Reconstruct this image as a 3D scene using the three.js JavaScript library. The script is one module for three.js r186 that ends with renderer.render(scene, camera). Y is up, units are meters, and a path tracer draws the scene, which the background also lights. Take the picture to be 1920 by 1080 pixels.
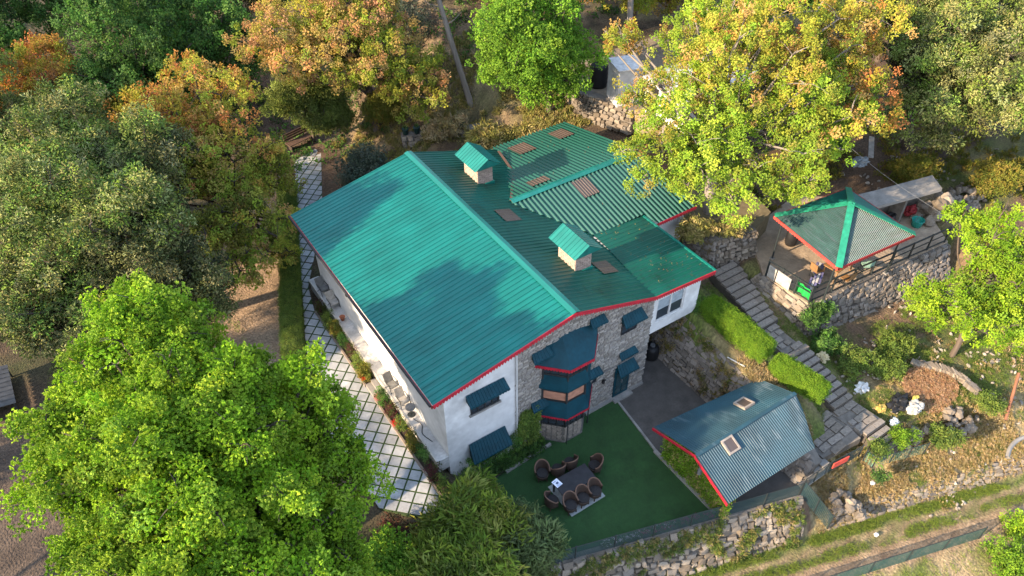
import * as THREE from 'three';
import { mergeGeometries } from 'three/addons/utils/BufferGeometryUtils.js';
import { ImprovedNoise } from 'three/addons/math/ImprovedNoise.js';

// ---------------------------------------------------------------- camera, sky, sun, exposure
const scene = new THREE.Scene();
const camera = new THREE.PerspectiveCamera(41.39, 16 / 9, 0.5, 600);
{
  const yaw = 0.579543, pitch = 0.735143;
  camera.position.set(-7.87, 28, 16.81);
  camera.lookAt(-7.87 + Math.sin(yaw) * Math.cos(pitch), 28 - Math.sin(pitch), 16.81 - Math.cos(yaw) * Math.cos(pitch));
  camera.rotateZ(-0.00858);
}
const SUN = new THREE.Vector3(-0.885, 0.36, -0.11).normalize();
{
  const W = 256, H = 128, d = new Float32Array(W * H * 4), v = new THREE.Vector3();
  for (let j = 0; j < H; j++) for (let i = 0; i < W; i++) {
    const phi = (i / W - 0.5) * Math.PI * 2, th = (j / (H - 1) - 0.5) * Math.PI;
    v.set(Math.cos(th) * Math.cos(phi), Math.sin(th), Math.cos(th) * Math.sin(phi));
    const e = Math.max(0, v.y), k = Math.pow(1 - e, 2.2), c = Math.max(0, v.dot(SUN)), glow = Math.pow(c, 8) + 0.55 * c * c;
    const o = (j * W + i) * 4, g = v.y < 0 ? 0.6 : 1;
    d[o] = (0.26 + 0.36 * k + 0.5 * glow) * g; d[o + 1] = (0.38 + 0.3 * k + 0.4 * glow) * g; d[o + 2] = (0.6 + 0.18 * k + 0.26 * glow) * g; d[o + 3] = 1;
  }
  const sky = new THREE.DataTexture(d, W, H, THREE.RGBAFormat, THREE.FloatType);
  sky.mapping = THREE.EquirectangularReflectionMapping; sky.magFilter = sky.minFilter = THREE.LinearFilter; sky.needsUpdate = true;
  scene.background = sky; scene.environment = sky; scene.backgroundIntensity = 1.04; scene.environmentIntensity = 1.04;
}
const sun = new THREE.DirectionalLight(0xffe3c0, 5);
sun.position.copy(SUN).multiplyScalar(90); sun.target.position.set(5, 0, -6); scene.add(sun, sun.target);
sun.castShadow = true; sun.shadow.mapSize.set(4096, 4096); sun.shadow.radius = 1.6;
Object.assign(sun.shadow.camera, { left: -60, right: 60, top: 60, bottom: -60, near: 1, far: 260 });
const renderer = new THREE.WebGLRenderer({ antialias: true });
renderer.setSize(1024, 576); renderer.shadowMap.enabled = true;
renderer.toneMapping = THREE.LinearToneMapping; renderer.toneMappingExposure = 3.1;

// ---------------------------------------------------------------- helpers
const V = (x, y, z) => new THREE.Vector3(x, y, z);
let seed = 7;
const setSeed = s => { seed = s >>> 0; };
const rnd = () => { seed = (seed + 0x6D2B79F5) | 0; let t = Math.imul(seed ^ (seed >>> 15), 1 | seed); t = (t + Math.imul(t ^ (t >>> 7), 61 | t)) ^ t; return ((t ^ (t >>> 14)) >>> 0) / 4294967296; };
const rr = (a, b) => a + (b - a) * rnd();
const pick = a => a[Math.floor(rnd() * a.length)];
const mix = (a, b, t) => a + (b - a) * t;
const sm = (a, b, x) => { const t = Math.min(1, Math.max(0, (x - a) / (b - a))); return t * t * (3 - 2 * t); };
const perlin = new ImprovedNoise();
const fbm = (x, y, z = 0, o = 4) => { let s = 0, a = 0.5; for (let i = 0; i < o; i++) { s += a * perlin.noise(x, y, z + i * 7.3); x *= 2.03; y *= 2.03; a *= 0.5; } return s; };
const used = {};
const numbered = n => { const k = used[n] = (used[n] ?? -1) + 1; return k ? n + '_' + String(k).padStart(3, '0') : n; };
function shade(o) { o.castShadow = o.receiveShadow = true; return o; }
function mesh(name, geo, mat, parent) { if (Array.isArray(geo)) geo = merge(geo); const m = shade(new THREE.Mesh(geo, mat)); m.name = parent ? name : numbered(name); (parent || scene).add(m); return m; }
function tag(o, label, category, group) { o.userData.label = label; o.userData.category = category; if (group) o.userData.group = group; return o; }
function thing(name, label, category, pos = [0, 0, 0], turn = 0, group) { const g = new THREE.Group(); g.name = numbered(name); g.position.set(...pos); g.rotation.y = turn; scene.add(g); return tag(g, label, category, group); }
function struct(o) { o.userData.kind = 'structure'; return o; }
function stuff(o) { o.userData.kind = 'stuff'; return o; }
function clean(g) { g = g.index ? g.toNonIndexed() : g; for (const k of Object.keys(g.attributes)) if (!['position', 'normal', 'uv'].includes(k)) g.deleteAttribute(k); return g; }
function merge(list) { return list.length === 1 ? list[0] : mergeGeometries(list.map(clean)); }
// uv in metres from the dominant axis of each face
function tri(g, s = 1) {
  g = g.index ? g.toNonIndexed() : g; const p = g.attributes.position, uv = new Float32Array(p.count * 2), a = V(), b = V(), c = V();
  for (let i = 0; i < p.count; i += 3) {
    a.fromBufferAttribute(p, i); b.fromBufferAttribute(p, i + 1); c.fromBufferAttribute(p, i + 2);
    const n = b.clone().sub(a).cross(c.clone().sub(a)), x = Math.abs(n.x), y = Math.abs(n.y), z = Math.abs(n.z);
    [a, b, c].forEach((q, k) => { const o = (i + k) * 2; if (y >= x && y >= z) { uv[o] = q.x * s; uv[o + 1] = q.z * s; } else if (x >= z) { uv[o] = q.z * s; uv[o + 1] = q.y * s; } else { uv[o] = q.x * s; uv[o + 1] = q.y * s; } });
  }
  g.setAttribute('uv', new THREE.BufferAttribute(uv, 2)); return g;
}
const box = (w, h, d, x = 0, y = 0, z = 0) => tri(new THREE.BoxGeometry(w, h, d).translate(x, y, z));
const span = (x0, x1, y0, y1, z0, z1) => box(x1 - x0, y1 - y0, z1 - z0, (x0 + x1) / 2, (y0 + y1) / 2, (z0 + z1) / 2);
function bar(a, b, r, n = 6, r2 = r) { const d = b.clone().sub(a), L = d.length(); const g = new THREE.CylinderGeometry(r2, r, L, n); g.translate(0, L / 2, 0); g.applyQuaternion(new THREE.Quaternion().setFromUnitVectors(V(0, 1, 0), d.normalize())); return g.translate(a.x, a.y, a.z); }
function beam(a, b, w, h) { const d = b.clone().sub(a), L = d.length(), m = new THREE.Matrix4().lookAt(a, b, V(0, 1, 0)); const g = new THREE.BoxGeometry(w, h, L); g.translate(0, 0, -L / 2); return tri(g.applyMatrix4(m).translate(a.x, a.y, a.z)); }
// polygon (plan x,z) extruded between two heights
function slab(pts, y0, y1) { const s = new THREE.Shape(pts.map(p => new THREE.Vector2(p[0], -p[1]))); const g = new THREE.ExtrudeGeometry(s, { depth: y1 - y0, bevelEnabled: false }); g.rotateX(-Math.PI / 2); return tri(g.translate(0, y0, 0)); }
// polygon in the x,y plane extruded between two z
function plate(pts, z0, z1) { const s = new THREE.Shape(pts.map(p => new THREE.Vector2(p[0], p[1]))); const g = new THREE.ExtrudeGeometry(s, { depth: z1 - z0, bevelEnabled: false }); return tri(g.translate(0, 0, z0)); }
function faces(list) { // list of polygons of Vector3, fan triangulated
  const p = []; for (const f of list) for (let i = 1; i < f.length - 1; i++) for (const q of [f[0], f[i], f[i + 1]]) p.push(q.x, q.y, q.z);
  const g = new THREE.BufferGeometry(); g.setAttribute('position', new THREE.Float32BufferAttribute(p, 3)); g.computeVertexNormals(); return tri(g);
}
const prism = (bot, top) => { const n = bot.length, l = [top, bot.slice().reverse()]; for (let i = 0; i < n; i++) { const j = (i + 1) % n; l.push([bot[i], bot[j], top[j], top[i]]); } return faces(l); };
// sheet metal: ribs across t in [t0,t1]; top(t), bot(t) give the two ends
function ribbed(t0, t1, top, bot, pitch, h, rib = 0.3) {   // rib 0: round corrugation
  const n = Math.max(1, Math.round(Math.abs(t1 - t0) / pitch)), st = (t1 - t0) / n, prof = [];
  for (let i = 0; i < n; i++) if (rib === 0) for (let j = 0; j < 10; j++) prof.push([i + j / 10, h * (0.5 - 0.5 * Math.cos(j / 5 * Math.PI))]); else prof.push([i, 0], [i + 1 - rib, 0], [i + 1 - rib * 0.75, h], [i + 1 - rib * 0.25, h]);
  prof.push([n, 0]);
  const pos = [], uv = [], q = [];
  for (const [k, y] of prof) { const t = t0 + k * st, a = top(t), b = bot(t), e = top(t + st * 0.01).sub(a), nn = b.clone().sub(a).cross(e).normalize(); if (nn.y < 0) nn.negate(); const L = b.distanceTo(a); a.addScaledVector(nn, y); b.addScaledVector(nn, y); q.push([a, b, t, L]); }
  for (let i = 0; i < q.length - 1; i++) {
    const [a, b, t, L] = q[i], [c, d, u, M] = q[i + 1];
    for (const [p, s, w] of [[a, t, L], [b, t, 0], [d, u, 0], [a, t, L], [d, u, 0], [c, u, M]]) { pos.push(p.x, p.y, p.z); uv.push(s, w); }
  }
  const g = new THREE.BufferGeometry(); g.setAttribute('position', new THREE.Float32BufferAttribute(pos, 3)); g.setAttribute('uv', new THREE.Float32BufferAttribute(uv, 2)); g.computeVertexNormals(); return g;
}
// strip with a zigzag lower edge between a and b (fascia with pointed trim)
function trim(a, b, h, tooth, n, thick, out) {
  const L = a.distanceTo(b), k = Math.max(2, Math.round(L / tooth)), f = [], o = out.clone().multiplyScalar(thick);
  for (let i = 0; i < k; i++) {
    const p = a.clone().lerp(b, i / k), q = a.clone().lerp(b, (i + 1) / k), m = p.clone().lerp(q, 0.5); m.y -= h + n;
    const p2 = p.clone(), q2 = q.clone(); p2.y -= h; q2.y -= h;
    f.push([p.clone().add(o), p2.clone().add(o), q2.clone().add(o), q.clone().add(o)], [p2.clone().add(o), m.clone().add(o), q2.clone().add(o)], [p, q, q2, p2], [p2, q2, m], [p, p.clone().add(o), q.clone().add(o), q]);
  }
  return faces(f);
}
// textures: tone around white
function toneTex(fn, n = 256, srgb = true) {
  const d = new Uint8Array(n * n * 4);
  for (let j = 0; j < n; j++) for (let i = 0; i < n; i++) { const c = fn(i / n, j / n), o = (j * n + i) * 4; for (let k = 0; k < 3; k++) d[o + k] = Math.max(0, Math.min(255, 255 * (Array.isArray(c) ? c[k] : c))); d[o + 3] = 255; }
  const t = new THREE.DataTexture(d, n, n); t.wrapS = t.wrapT = THREE.RepeatWrapping; t.magFilter = THREE.LinearFilter; t.minFilter = THREE.LinearMipmapLinearFilter; t.generateMipmaps = true; if (srgb) t.colorSpace = THREE.SRGBColorSpace; t.needsUpdate = true; return t;
}
const tile = (f) => (u, v) => { const a = sm(0, 1, u), b = sm(0, 1, v), q = [f(u + 1, v + 1), f(u, v + 1), f(u + 1, v), f(u, v)], one = k => { const g = i => k < 0 ? q[i] : q[i][k]; return mix(mix(g(0), g(1), a), mix(g(2), g(3), a), b); }; return Array.isArray(q[0]) ? [one(0), one(1), one(2)] : one(-1); };
const grain = toneTex(tile((u, v) => 0.84 + 0.3 * fbm(u * 9, v * 9, 1, 5) + 0.12 * fbm(u * 60, v * 60, 4, 2)), 256);
const grainB = toneTex(tile((u, v) => 0.5 + 0.8 * fbm(u * 14, v * 14, 2, 5)), 256, false);
const blotch = toneTex(tile((u, v) => { const s = fbm(u * 5, v * 5, 9, 5), w = fbm(u * 22, v * 22, 3, 3); return 0.88 + 0.26 * s + 0.14 * w; }), 256);
const scuff = toneTex(tile((u, v) => { const s = fbm(u * 30, v * 3, 5, 4), w = fbm(u * 6, v * 6, 8, 4); const c = 0.86 + 0.2 * s + 0.18 * w; return [c, c, c]; }), 256);
const withRep = (t, x, y = x) => { const c = t.clone(); c.repeat.set(x, y); c.needsUpdate = true; return c; };
const g1 = withRep(grain, 0.5), gb1 = withRep(grainB, 0.5), b1 = withRep(blotch, 0.16), b2 = withRep(blotch, 0.45), sc1 = withRep(scuff, 0.12, 0.12);
const lin = (r, g, b) => new THREE.Color().setRGB(r, g, b);
function M(c, rough = 0.8, o = {}) { return new THREE.MeshStandardMaterial({ color: c, roughness: rough, map: g1, side: THREE.DoubleSide, ...o }); }
const mat = {
  roof: new THREE.MeshPhysicalMaterial({ color: lin(0.003, 0.165, 0.14), roughness: 0.5, specularIntensity: 0.6, map: sc1, side: THREE.DoubleSide, clearcoat: 0.12, clearcoatRoughness: 0.3 }), roofShadeRust: new THREE.MeshPhysicalMaterial({ color: lin(0.006, 0.115, 0.082), roughness: 0.42, specularIntensity: 0.7, map: withRep(toneTex(tile((u, v) => { const a = fbm(u * 6, v * 6, 12, 5), r = sm(0.16, 0.3, fbm(u * 7 + 4, v * 16, 15, 4)); const c = 0.82 + 0.32 * a; return [c + 0.1 * r, c - 0.12 * r, c - 0.14 * r]; }), 512), 0.11), side: THREE.DoubleSide }), roofWing: new THREE.MeshPhysicalMaterial({ color: lin(0.014, 0.08, 0.06), roughness: 0.34, metalness: 0.25, specularIntensity: 1, side: THREE.DoubleSide }), roofCap: M(lin(0.01, 0.19, 0.155), 0.35, { map: sc1 }),  // right slope and extension: roof paint darkened to suggest shade, plus rust blotches
  shedRoof: M(lin(0.125, 0.15, 0.155), 0.55, { map: withRep(toneTex(tile((u, v) => { const q = fbm(u * 4, v * 4, 2, 5), k = fbm(u * 30, v * 7, 6, 4), w = 0.75 * sm(0.12, 0.32, k * 0.7 + fbm(u * 3, v * 3, 21, 3)), c = 1 + 0.5 * q; return [mix(0.36 * c, 0.95, w), mix(0.62 * c, 0.97, w), mix(0.7 * c, 1, w)]; }), 512), 0.16) }),
  gazRoof: M(lin(0.08, 0.135, 0.135), 0.5, { map: withRep(toneTex(tile((u, v) => { const s = fbm(u * 4, v * 14, 2, 5), k = sm(0.05, 0.3, fbm(u * 3, v * 26, 7, 4)); const c = 0.72 + 0.3 * s; return [c * 0.86 + 0.25 * k, c + 0.1 * k, c * 0.95 + 0.16 * k]; }), 256), 0.3) }),
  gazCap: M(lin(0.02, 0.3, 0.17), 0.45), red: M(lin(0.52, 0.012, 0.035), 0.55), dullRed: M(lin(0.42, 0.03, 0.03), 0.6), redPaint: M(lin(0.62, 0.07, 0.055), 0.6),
  navy: new THREE.MeshPhysicalMaterial({ color: lin(0.003, 0.052, 0.075), roughness: 0.6, specularIntensity: 0.45, map: b2, side: THREE.DoubleSide }), white: M(lin(0.74, 0.74, 0.73), 0.8, { map: b1 }), cream: M(lin(0.7, 0.66, 0.58), 0.85),
  trimWhite: M(lin(0.72, 0.72, 0.71), 0.6), frame: M(lin(0.02, 0.022, 0.025), 0.5, { map: null }), glass: new THREE.MeshPhysicalMaterial({ color: lin(0.03, 0.04, 0.05), roughness: 0.06, metalness: 0, side: THREE.DoubleSide }),
  blind: M(lin(0.52, 0.25, 0.16), 0.8), mortar: M(lin(0.2, 0.18, 0.155), 0.95), riser: M(lin(0.1, 0.085, 0.068), 0.95), concrete: M(lin(0.3, 0.285, 0.26), 0.9, { map: b2 }), court: M(lin(0.095, 0.085, 0.075), 0.85, { map: b2 }),  // riser: step faces coloured darker than the treads to imitate their shade
  tile: M(lin(0.44, 0.455, 0.46), 0.75, { map: b2 }), brick: M(lin(0.5, 0.37, 0.3), 0.9), dark: M(lin(0.012, 0.012, 0.014), 0.6), metalGrey: M(lin(0.2, 0.21, 0.22), 0.5), rail: M(lin(0.03, 0.04, 0.042), 0.5),
  wicker: M(lin(0.075, 0.045, 0.032), 0.7), cushion: M(lin(0.03, 0.026, 0.026), 0.9), tableTop: M(lin(0.035, 0.033, 0.036), 0.4), canvas: M(lin(0.55, 0.53, 0.48), 0.9),
  bark: M(lin(0.13, 0.1, 0.078), 0.95, { bumpMap: gb1, bumpScale: 0.03 }), barkPale: M(lin(0.3, 0.26, 0.22), 0.95), barkDark: M(lin(0.06, 0.045, 0.035), 0.95),
  wood: M(lin(0.3, 0.16, 0.06), 0.7), rust: M(lin(0.15, 0.085, 0.06), 0.55, { map: sc1 }), skylight: M(lin(0.11, 0.08, 0.065), 0.35, { map: sc1 }), net: null,
};
mat.net = new THREE.MeshStandardMaterial({ color: lin(0.008, 0.035, 0.04), roughness: 0.8, side: THREE.DoubleSide, alphaMap: withRep(toneTex((u, v) => ((u * 16) % 1 < 0.34 || (v * 16) % 1 < 0.34) ? 0.95 : 0.1, 128, false), 1.2), alphaTest: 0.5 });
mat.netGreen = mat.net.clone(); mat.netGreen.color = lin(0.01, 0.085, 0.07);

// ---------------------------------------------------------------- terrain
const fs = (x, z) => (x - 1.4) * -0.296 + (z - 5.15) * 0.955;   // metres below the fence line
const table = (t, x) => { if (x <= t[0][0]) return t[0][1]; for (let i = 1; i < t.length; i++) if (x <= t[i][0]) return mix(t[i - 1][1], t[i][1], (x - t[i - 1][0]) / (t[i][0] - t[i - 1][0])); return t[t.length - 1][1]; };
function upper(x, z) {
  const bank = z < -4 ? 3.5 + 0.055 * (-4 - z) + 0.22 * Math.max(0, -18 - z) : table([[-4, 3.5], [0, 3.2], [3, 2.7], [5.5, 2], [7, 1.15], [9, 0.7], [12, 0.3]], z);
  const low = z < -4 ? bank : table([[-4, 3.45], [1, 3.3], [2.4, 2.4], [3.6, 1.6], [6, 1.15], [9, 0.9], [12, 0.4]], z);
  const far = Math.max(low, 3.4 - 0.25 * Math.max(0, z - 3));
  return mix(mix(bank, low, sm(17.2, 17.8, x)), z < 6 ? far : low, sm(27.5, 29, x));
}
function gh(x, z) {
  const s = fs(x, z), r = upper(x, z), back = 1.6 + 0.3 * Math.max(0, -15.5 - z) * sm(7, 12, x) + 0.1 * Math.max(0, -34 - z);
  let y;
  if (z < -5) y = mix(back, r, sm(13, 16.5, x));
  else y = x < 6 ? 1.6 * (1 - sm(-0.7, 1.2, x)) : mix(0, r, sm(12.3, 13.15, x) * (x > 12.3 && z > 7 ? sm(9.2, 7, z + (13.8 - Math.min(13.8, x)) * 0.5) + sm(13.5, 16, x) * (1 - sm(9.2, 7, z)) : 1));
  const t = x > 12.6 ? 0.64 * sm(-2.6, 0.35, s) + 0.36 * sm(0.4, 0.85, s) : x < 0.5 ? sm(0.5, 6, s) : sm(-0.05, 0.95, s);
  if (z > -2 && x > 14.6) y -= 0.42 * sm(14.8, 15.15, x) * sm(17.7, 17.3, x) * sm(-1.8, -1.2, z) * sm(9.6, 9.1, z);
  y = mix(y, -2.15 - 0.35 * Math.max(0, s - 3.3), t);
  return y;
}
{
  const xs = [], zs = []; const push = (a, from, to, st) => { for (let v = from; v < to; v += st) a.push(v); };
  push(xs, -150, -40, 10); push(xs, -40, -18, 2); push(xs, -18, 32, 0.3); push(xs, 32, 70, 1.5); push(xs, 70, 231, 10);
  push(zs, -230, -70, 10); push(zs, -70, -30, 1.2); push(zs, -30, 18, 0.3); push(zs, 18, 40, 2); push(zs, 40, 121, 10);
  const pos = [], uv = [], col = [], idx = [], W = xs.length;
  const dirt = [0.2, 0.13, 0.085], dry = [0.44, 0.34, 0.2], green = [0.12, 0.17, 0.03], litter = [0.11, 0.075, 0.047], track = [0.5, 0.37, 0.24], moss = [0.055, 0.075, 0.022], drive = [0.4, 0.29, 0.2];
  const c3 = (a, b, t) => a.map((v, i) => mix(v, b[i], Math.max(0, Math.min(1, t))));
  for (const z of zs) for (const x of xs) {
    const s = fs(x, z), n = fbm(x * 0.35, z * 0.35, 3, 4), f = fbm(x * 1.6, z * 1.6, 8, 3), n2 = fbm(x * 0.8 + 9, z * 0.8, 1, 3);
    let y = gh(x, z) + 0.05 * f + (z < -16 || x > 19 ? 0.12 * n : 0);
    if (x > -0.7 && x < 12.3 && s < 0 && z > -14) y -= 0.12;
    if (x < 0 && z > -28) y -= 0.1;
    let c = c3(litter, dirt, 0.5 + 1.5 * n);
    if (s > 0.8) { c = c3(dirt, track, 0.6 + 1.2 * f); const g = Math.exp(-(((s - 1.15) / 0.28) ** 2)) + 0.75 * Math.exp(-(((s - 1.9) / 0.2) ** 2)) * (n2 > -0.12 ? 1 : 0.2); c = c3(c, green, g * 1.1); if (s > 3.2) c = c3(dry, green, 0.3 + 2 * n); }
    else if (x > 12.6 && z > -1) { c = c3(c3(dirt, dry, 0.5 + 1.6 * n2), green, (n + 0.3) * 2.2); if (s > -1.6) c = c3(c, dry, 0.75 + f); if (x > 17.5 && z > 3.4 && z < 6.2) c = c3(c, dirt, 0.8 + f); }
    else if (z < -14 && x > 6) c = c3(c3(litter, dry, 0.3 + 1.5 * n2), green, n * 1.5);
    else if (x < 3) {
      c = c3(litter, moss, 0.3 + 1.5 * n); const hx = -3.1 + (-9.2 - z) * 0.375;
      const d = sm(hx - 0.2, hx - 0.5, x) * sm(hx - 4.6, hx - 3.6, x) * sm(-25, -21, z) * sm(-3, -6, z);
      const d2 = sm(-12.4, -13, x + 0.6 * n) * sm(-13.4, -12.6, z);
      c = c3(c, c3(drive, track, 0.4 + f), d); c = c3(c, c3([0.1, 0.075, 0.058], [0.16, 0.12, 0.09], 0.5 + 2 * n2), d2);
    }
    pos.push(x, y, z); uv.push(x, z); col.push(...c);
  }
  for (let j = 0; j < zs.length - 1; j++) for (let i = 0; i < W - 1; i++) { const a = j * W + i; idx.push(a, a + W, a + 1, a + 1, a + W, a + W + 1); }
  const g = new THREE.BufferGeometry(); g.setAttribute('position', new THREE.Float32BufferAttribute(pos, 3)); g.setAttribute('uv', new THREE.Float32BufferAttribute(uv, 2)); g.setAttribute('color', new THREE.Float32BufferAttribute(col, 3)); g.setIndex(idx); g.computeVertexNormals();
  const rough = toneTex(tile((u, v) => { const s = fbm(u * 40, v * 40, 2, 4), k = fbm(u * 9, v * 9, 5, 3); const c = 0.8 + 0.5 * s + 0.25 * k; return [c, c * 0.985, c * 0.96]; }), 512);
  struct(mesh('ground', g, new THREE.MeshStandardMaterial({ vertexColors: true, roughness: 1, map: withRep(rough, 0.22), bumpMap: withRep(grainB, 0.9), bumpScale: 0.05, side: THREE.DoubleSide })));
}

// ---------------------------------------------------------------- lawn, court, path (flat ground)
struct(mesh('lawn', slab([[0.6, 0.1], [3.3, 0.02], [8.8, 0.02], [8.35, 3.4], [8.28, 7.0], [7.9, 7.0], [1.5, 4.95], [0.4, 4.5]], -0.1, 0.02), M(lin(0.024, 0.082, 0.018), 0.95, { map: withRep(blotch, 0.3), bumpMap: withRep(grainB, 3), bumpScale: 0.03 })));
struct(mesh('court', slab([[8.84, -0.01], [10.5, -0.01], [10.5, -4.6], [12.6, -4.6], [12.6, 8.3], [11.4, 8.1], [8.34, 7.15], [8.4, 3.42]], -0.1, 0.012), mat.court));
struct(mesh('lawn_kerb', [box(0.16, 0.16, 3.7, 8.36, 0.04, 5.25), beam(V(8.83, 0.02, 0.1), V(8.42, 0.02, 3.4), 0.1, 0.1)], mat.concrete));
const pathPoly = [[-1.0, 1.75], [-2.4, 1.25], [-3.3, 0.2], [-3.5, -4], [-2.75, -8.2], [-2.25, -9.9], [1.0, -19], [3.3, -25.4], [5.4, -26.1], [2.75, -19.6], [0.5, -15.5], [-0.6, -13.6], [-1.06, -11.6], [-1.06, -0.5]];
{
  const path = struct(mesh('path', slab(pathPoly, 1.4, 1.6), M(lin(0.045, 0.085, 0.022), 1)));
  const c = Math.SQRT1_2, to = ([x, z]) => [(x - z) * c, (x + z) * c], fro = ([u, v]) => [(u + v) * c, (v - u) * c];
  const poly = pathPoly.map(to), P = 0.5, G = 0.036, us = poly.map(p => p[0]), vs = poly.map(p => p[1]);
  const clip = (pts, ax, lim, sign) => { const out = []; for (let i = 0; i < pts.length; i++) { const a = pts[i], b = pts[(i + 1) % pts.length], da = sign * (a[ax] - lim), db = sign * (b[ax] - lim); if (da >= 0) out.push(a); if (da * db < 0) { const t = da / (da - db); out.push([mix(a[0], b[0], t), mix(a[1], b[1], t)]); } } return out; };
  setSeed(3); const tones = [0, 1, 2, 3].map(i => { const m = mat.tile.clone(); m.color.multiplyScalar(0.82 + 0.1 * i); return m; });
  for (let i = Math.floor(Math.min(...us) / P); i * P < Math.max(...us); i++) for (let j = Math.floor(Math.min(...vs) / P); j * P < Math.max(...vs); j++) {
    let q = clip(poly, 0, i * P + G, 1); q = clip(q, 0, (i + 1) * P - G, -1); if (q.length > 2) q = clip(q, 1, j * P + G, 1); if (q.length > 2) q = clip(q, 1, (j + 1) * P - G, -1);
    if (q.length < 3) continue; let A = 0; q.forEach((p, k) => { const n = q[(k + 1) % q.length]; A += p[0] * n[1] - n[0] * p[1]; }); if (Math.abs(A) < 0.035) continue;
    const w = q.map(fro), up = rr(0.008, 0.016);
    if (A > 0) w.reverse();
    const top = w.map(p => V(p[0], 1.6 + up, p[1])), bot = w.map(p => V(p[0], 1.595, p[1]));
    mesh('paving_tile', prism(bot, top), pick(tones), path);
  }
}

// ---------------------------------------------------------------- stones
setSeed(11);
const stoneGeos = Array.from({ length: 8 }, () => { let g = new THREE.BoxGeometry(1, 1, 1, 2, 2, 1); const p = g.attributes.position, key = new Map(); for (let i = 0; i < p.count; i++) { const x = p.getX(i), y = p.getY(i), z = p.getZ(i), k = [x, y, z].join(); if (!key.has(k)) { const r = 1 - 0.16 * (Math.abs(x) + Math.abs(y)) * (z > 0 ? 1 : 0); key.set(k, [x * r * rr(0.72, 1.1), y * r * rr(0.72, 1.1), z > 0 ? z * rr(0.5, 1.3) : z]); } p.setXYZ(i, ...key.get(k)); } g = g.toNonIndexed(); g.computeVertexNormals(); return tri(g); });
const boulderGeos = Array.from({ length: 4 }, () => { const g = new THREE.IcosahedronGeometry(0.5, 1), p = g.attributes.position, key = new Map(); for (let i = 0; i < p.count; i++) { const k = [p.getX(i), p.getY(i), p.getZ(i)].map(v => v.toFixed(3)).join(); if (!key.has(k)) key.set(k, rr(0.75, 1.2)); const f = key.get(k); p.setXYZ(i, p.getX(i) * f, p.getY(i) * f * 0.8, p.getZ(i) * f); } g.computeVertexNormals(); return tri(g, 2); });
const stoneTones = [[0.27, 0.225, 0.175], [0.32, 0.27, 0.21], [0.2, 0.17, 0.135], [0.24, 0.215, 0.185], [0.36, 0.31, 0.245], [0.17, 0.14, 0.105]].map(c => M(lin(...c), 0.95, { map: withRep(grain, 1.2) }));
const greyTones = [[0.22, 0.195, 0.17], [0.27, 0.24, 0.21], [0.17, 0.15, 0.125], [0.24, 0.2, 0.16], [0.31, 0.275, 0.24]].map(c => M(lin(...c), 0.95, { map: withRep(grain, 1.2) }));
const stepTones = [[0.27, 0.235, 0.195], [0.31, 0.275, 0.235], [0.23, 0.2, 0.165], [0.28, 0.25, 0.215]].map(c => M(lin(...c), 0.95, { map: withRep(grain, 1.2) }));
const white1 = M(lin(1, 1, 1), 0.95, { map: withRep(grain, 1.2) });
// bl, br, tl, tr: corners of the face; stones of about w x h
function stoneFace(parent, bl, br, tl, tr, w, h, depth, tones, maxParts = 300, skip) {
  const nrm = br.clone().sub(bl).cross(tl.clone().sub(bl)).normalize(), spots = [];
  const H = tl.distanceTo(bl) * 0.5 + tr.distanceTo(br) * 0.5, L = br.distanceTo(bl), rows = Math.max(1, Math.round(H / h));
  for (let r = 0; r < rows; r++) {
    let u = -rr(0, 0.5) * w;
    while (u < L) { const sw = w * rr(0.5, 1.6), a = Math.max(0, u), b = Math.min(L, u + sw); u += sw; if (b - a < w * 0.25) continue; const uu = (a + b) / 2 / L, vv = (r + 0.5 + rr(-0.24, 0.24)) / rows; const p = bl.clone().lerp(br, uu).lerp(tl.clone().lerp(tr, uu), vv); if (skip && skip(p)) continue; spots.push([p, (b - a) * 0.97, H / rows * rr(0.7, 1.35), depth * rr(0.7, 1.3)]); }
  }
  const z = nrm, x = br.clone().sub(bl).normalize(), y = z.clone().cross(x), base = new THREE.Matrix4().makeBasis(x, y, z), q0 = new THREE.Quaternion().setFromRotationMatrix(base);
  const place = (o, [p, a, b, d]) => { o.position.copy(p); o.quaternion.copy(q0).multiply(new THREE.Quaternion().setFromEuler(new THREE.Euler(rr(-0.14, 0.14), rr(-0.14, 0.14), rr(-0.22, 0.22)))); o.scale.set(a, b, d); };
  if (spots.length > maxParts) spots.sort((a, b) => b[1] * b[2] - a[1] * a[2]);
  spots.slice(0, maxParts).forEach(s => { const m = mesh('stone', pick(stoneGeos), pick(tones), parent); place(m, s); });
  const rest = spots.slice(maxParts);
  if (rest.length) { const im = shade(new THREE.InstancedMesh(stoneGeos[2], white1, rest.length)); im.name = 'small_stones'; stuff(im); const o = new THREE.Object3D(); rest.forEach((s, i) => { place(o, s); o.updateMatrix(); im.setMatrixAt(i, o.matrix); const t = pick(tones).color; im.setColorAt(i, t.clone().multiplyScalar(rr(0.85, 1.15))); }); parent.add(im); }
}
// a retaining wall as a thing: backing mass plus stones
function retaining(label, bl, br, tl, tr, w, h, tones, back = 0.5, maxParts = 300, group) {
  const t = thing('retaining_wall', label, 'wall', [0, 0, 0], 0, group), n = br.clone().sub(bl).cross(tl.clone().sub(bl)).normalize().multiplyScalar(-1), o = n.clone().setY(0).normalize().multiplyScalar(back), i = n.clone().multiplyScalar(0.05);
  mesh('backing', prism([bl, br, br.clone().add(o), bl.clone().add(o)].map(p => p.clone().add(i)), [tl, tr, tr.clone().add(o), tl.clone().add(o)].map(p => p.clone().add(i))), mat.mortar, t);
  stoneFace(t, bl, br, tl, tr, w, h, 0.2, tones, maxParts); return t;
}

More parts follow.
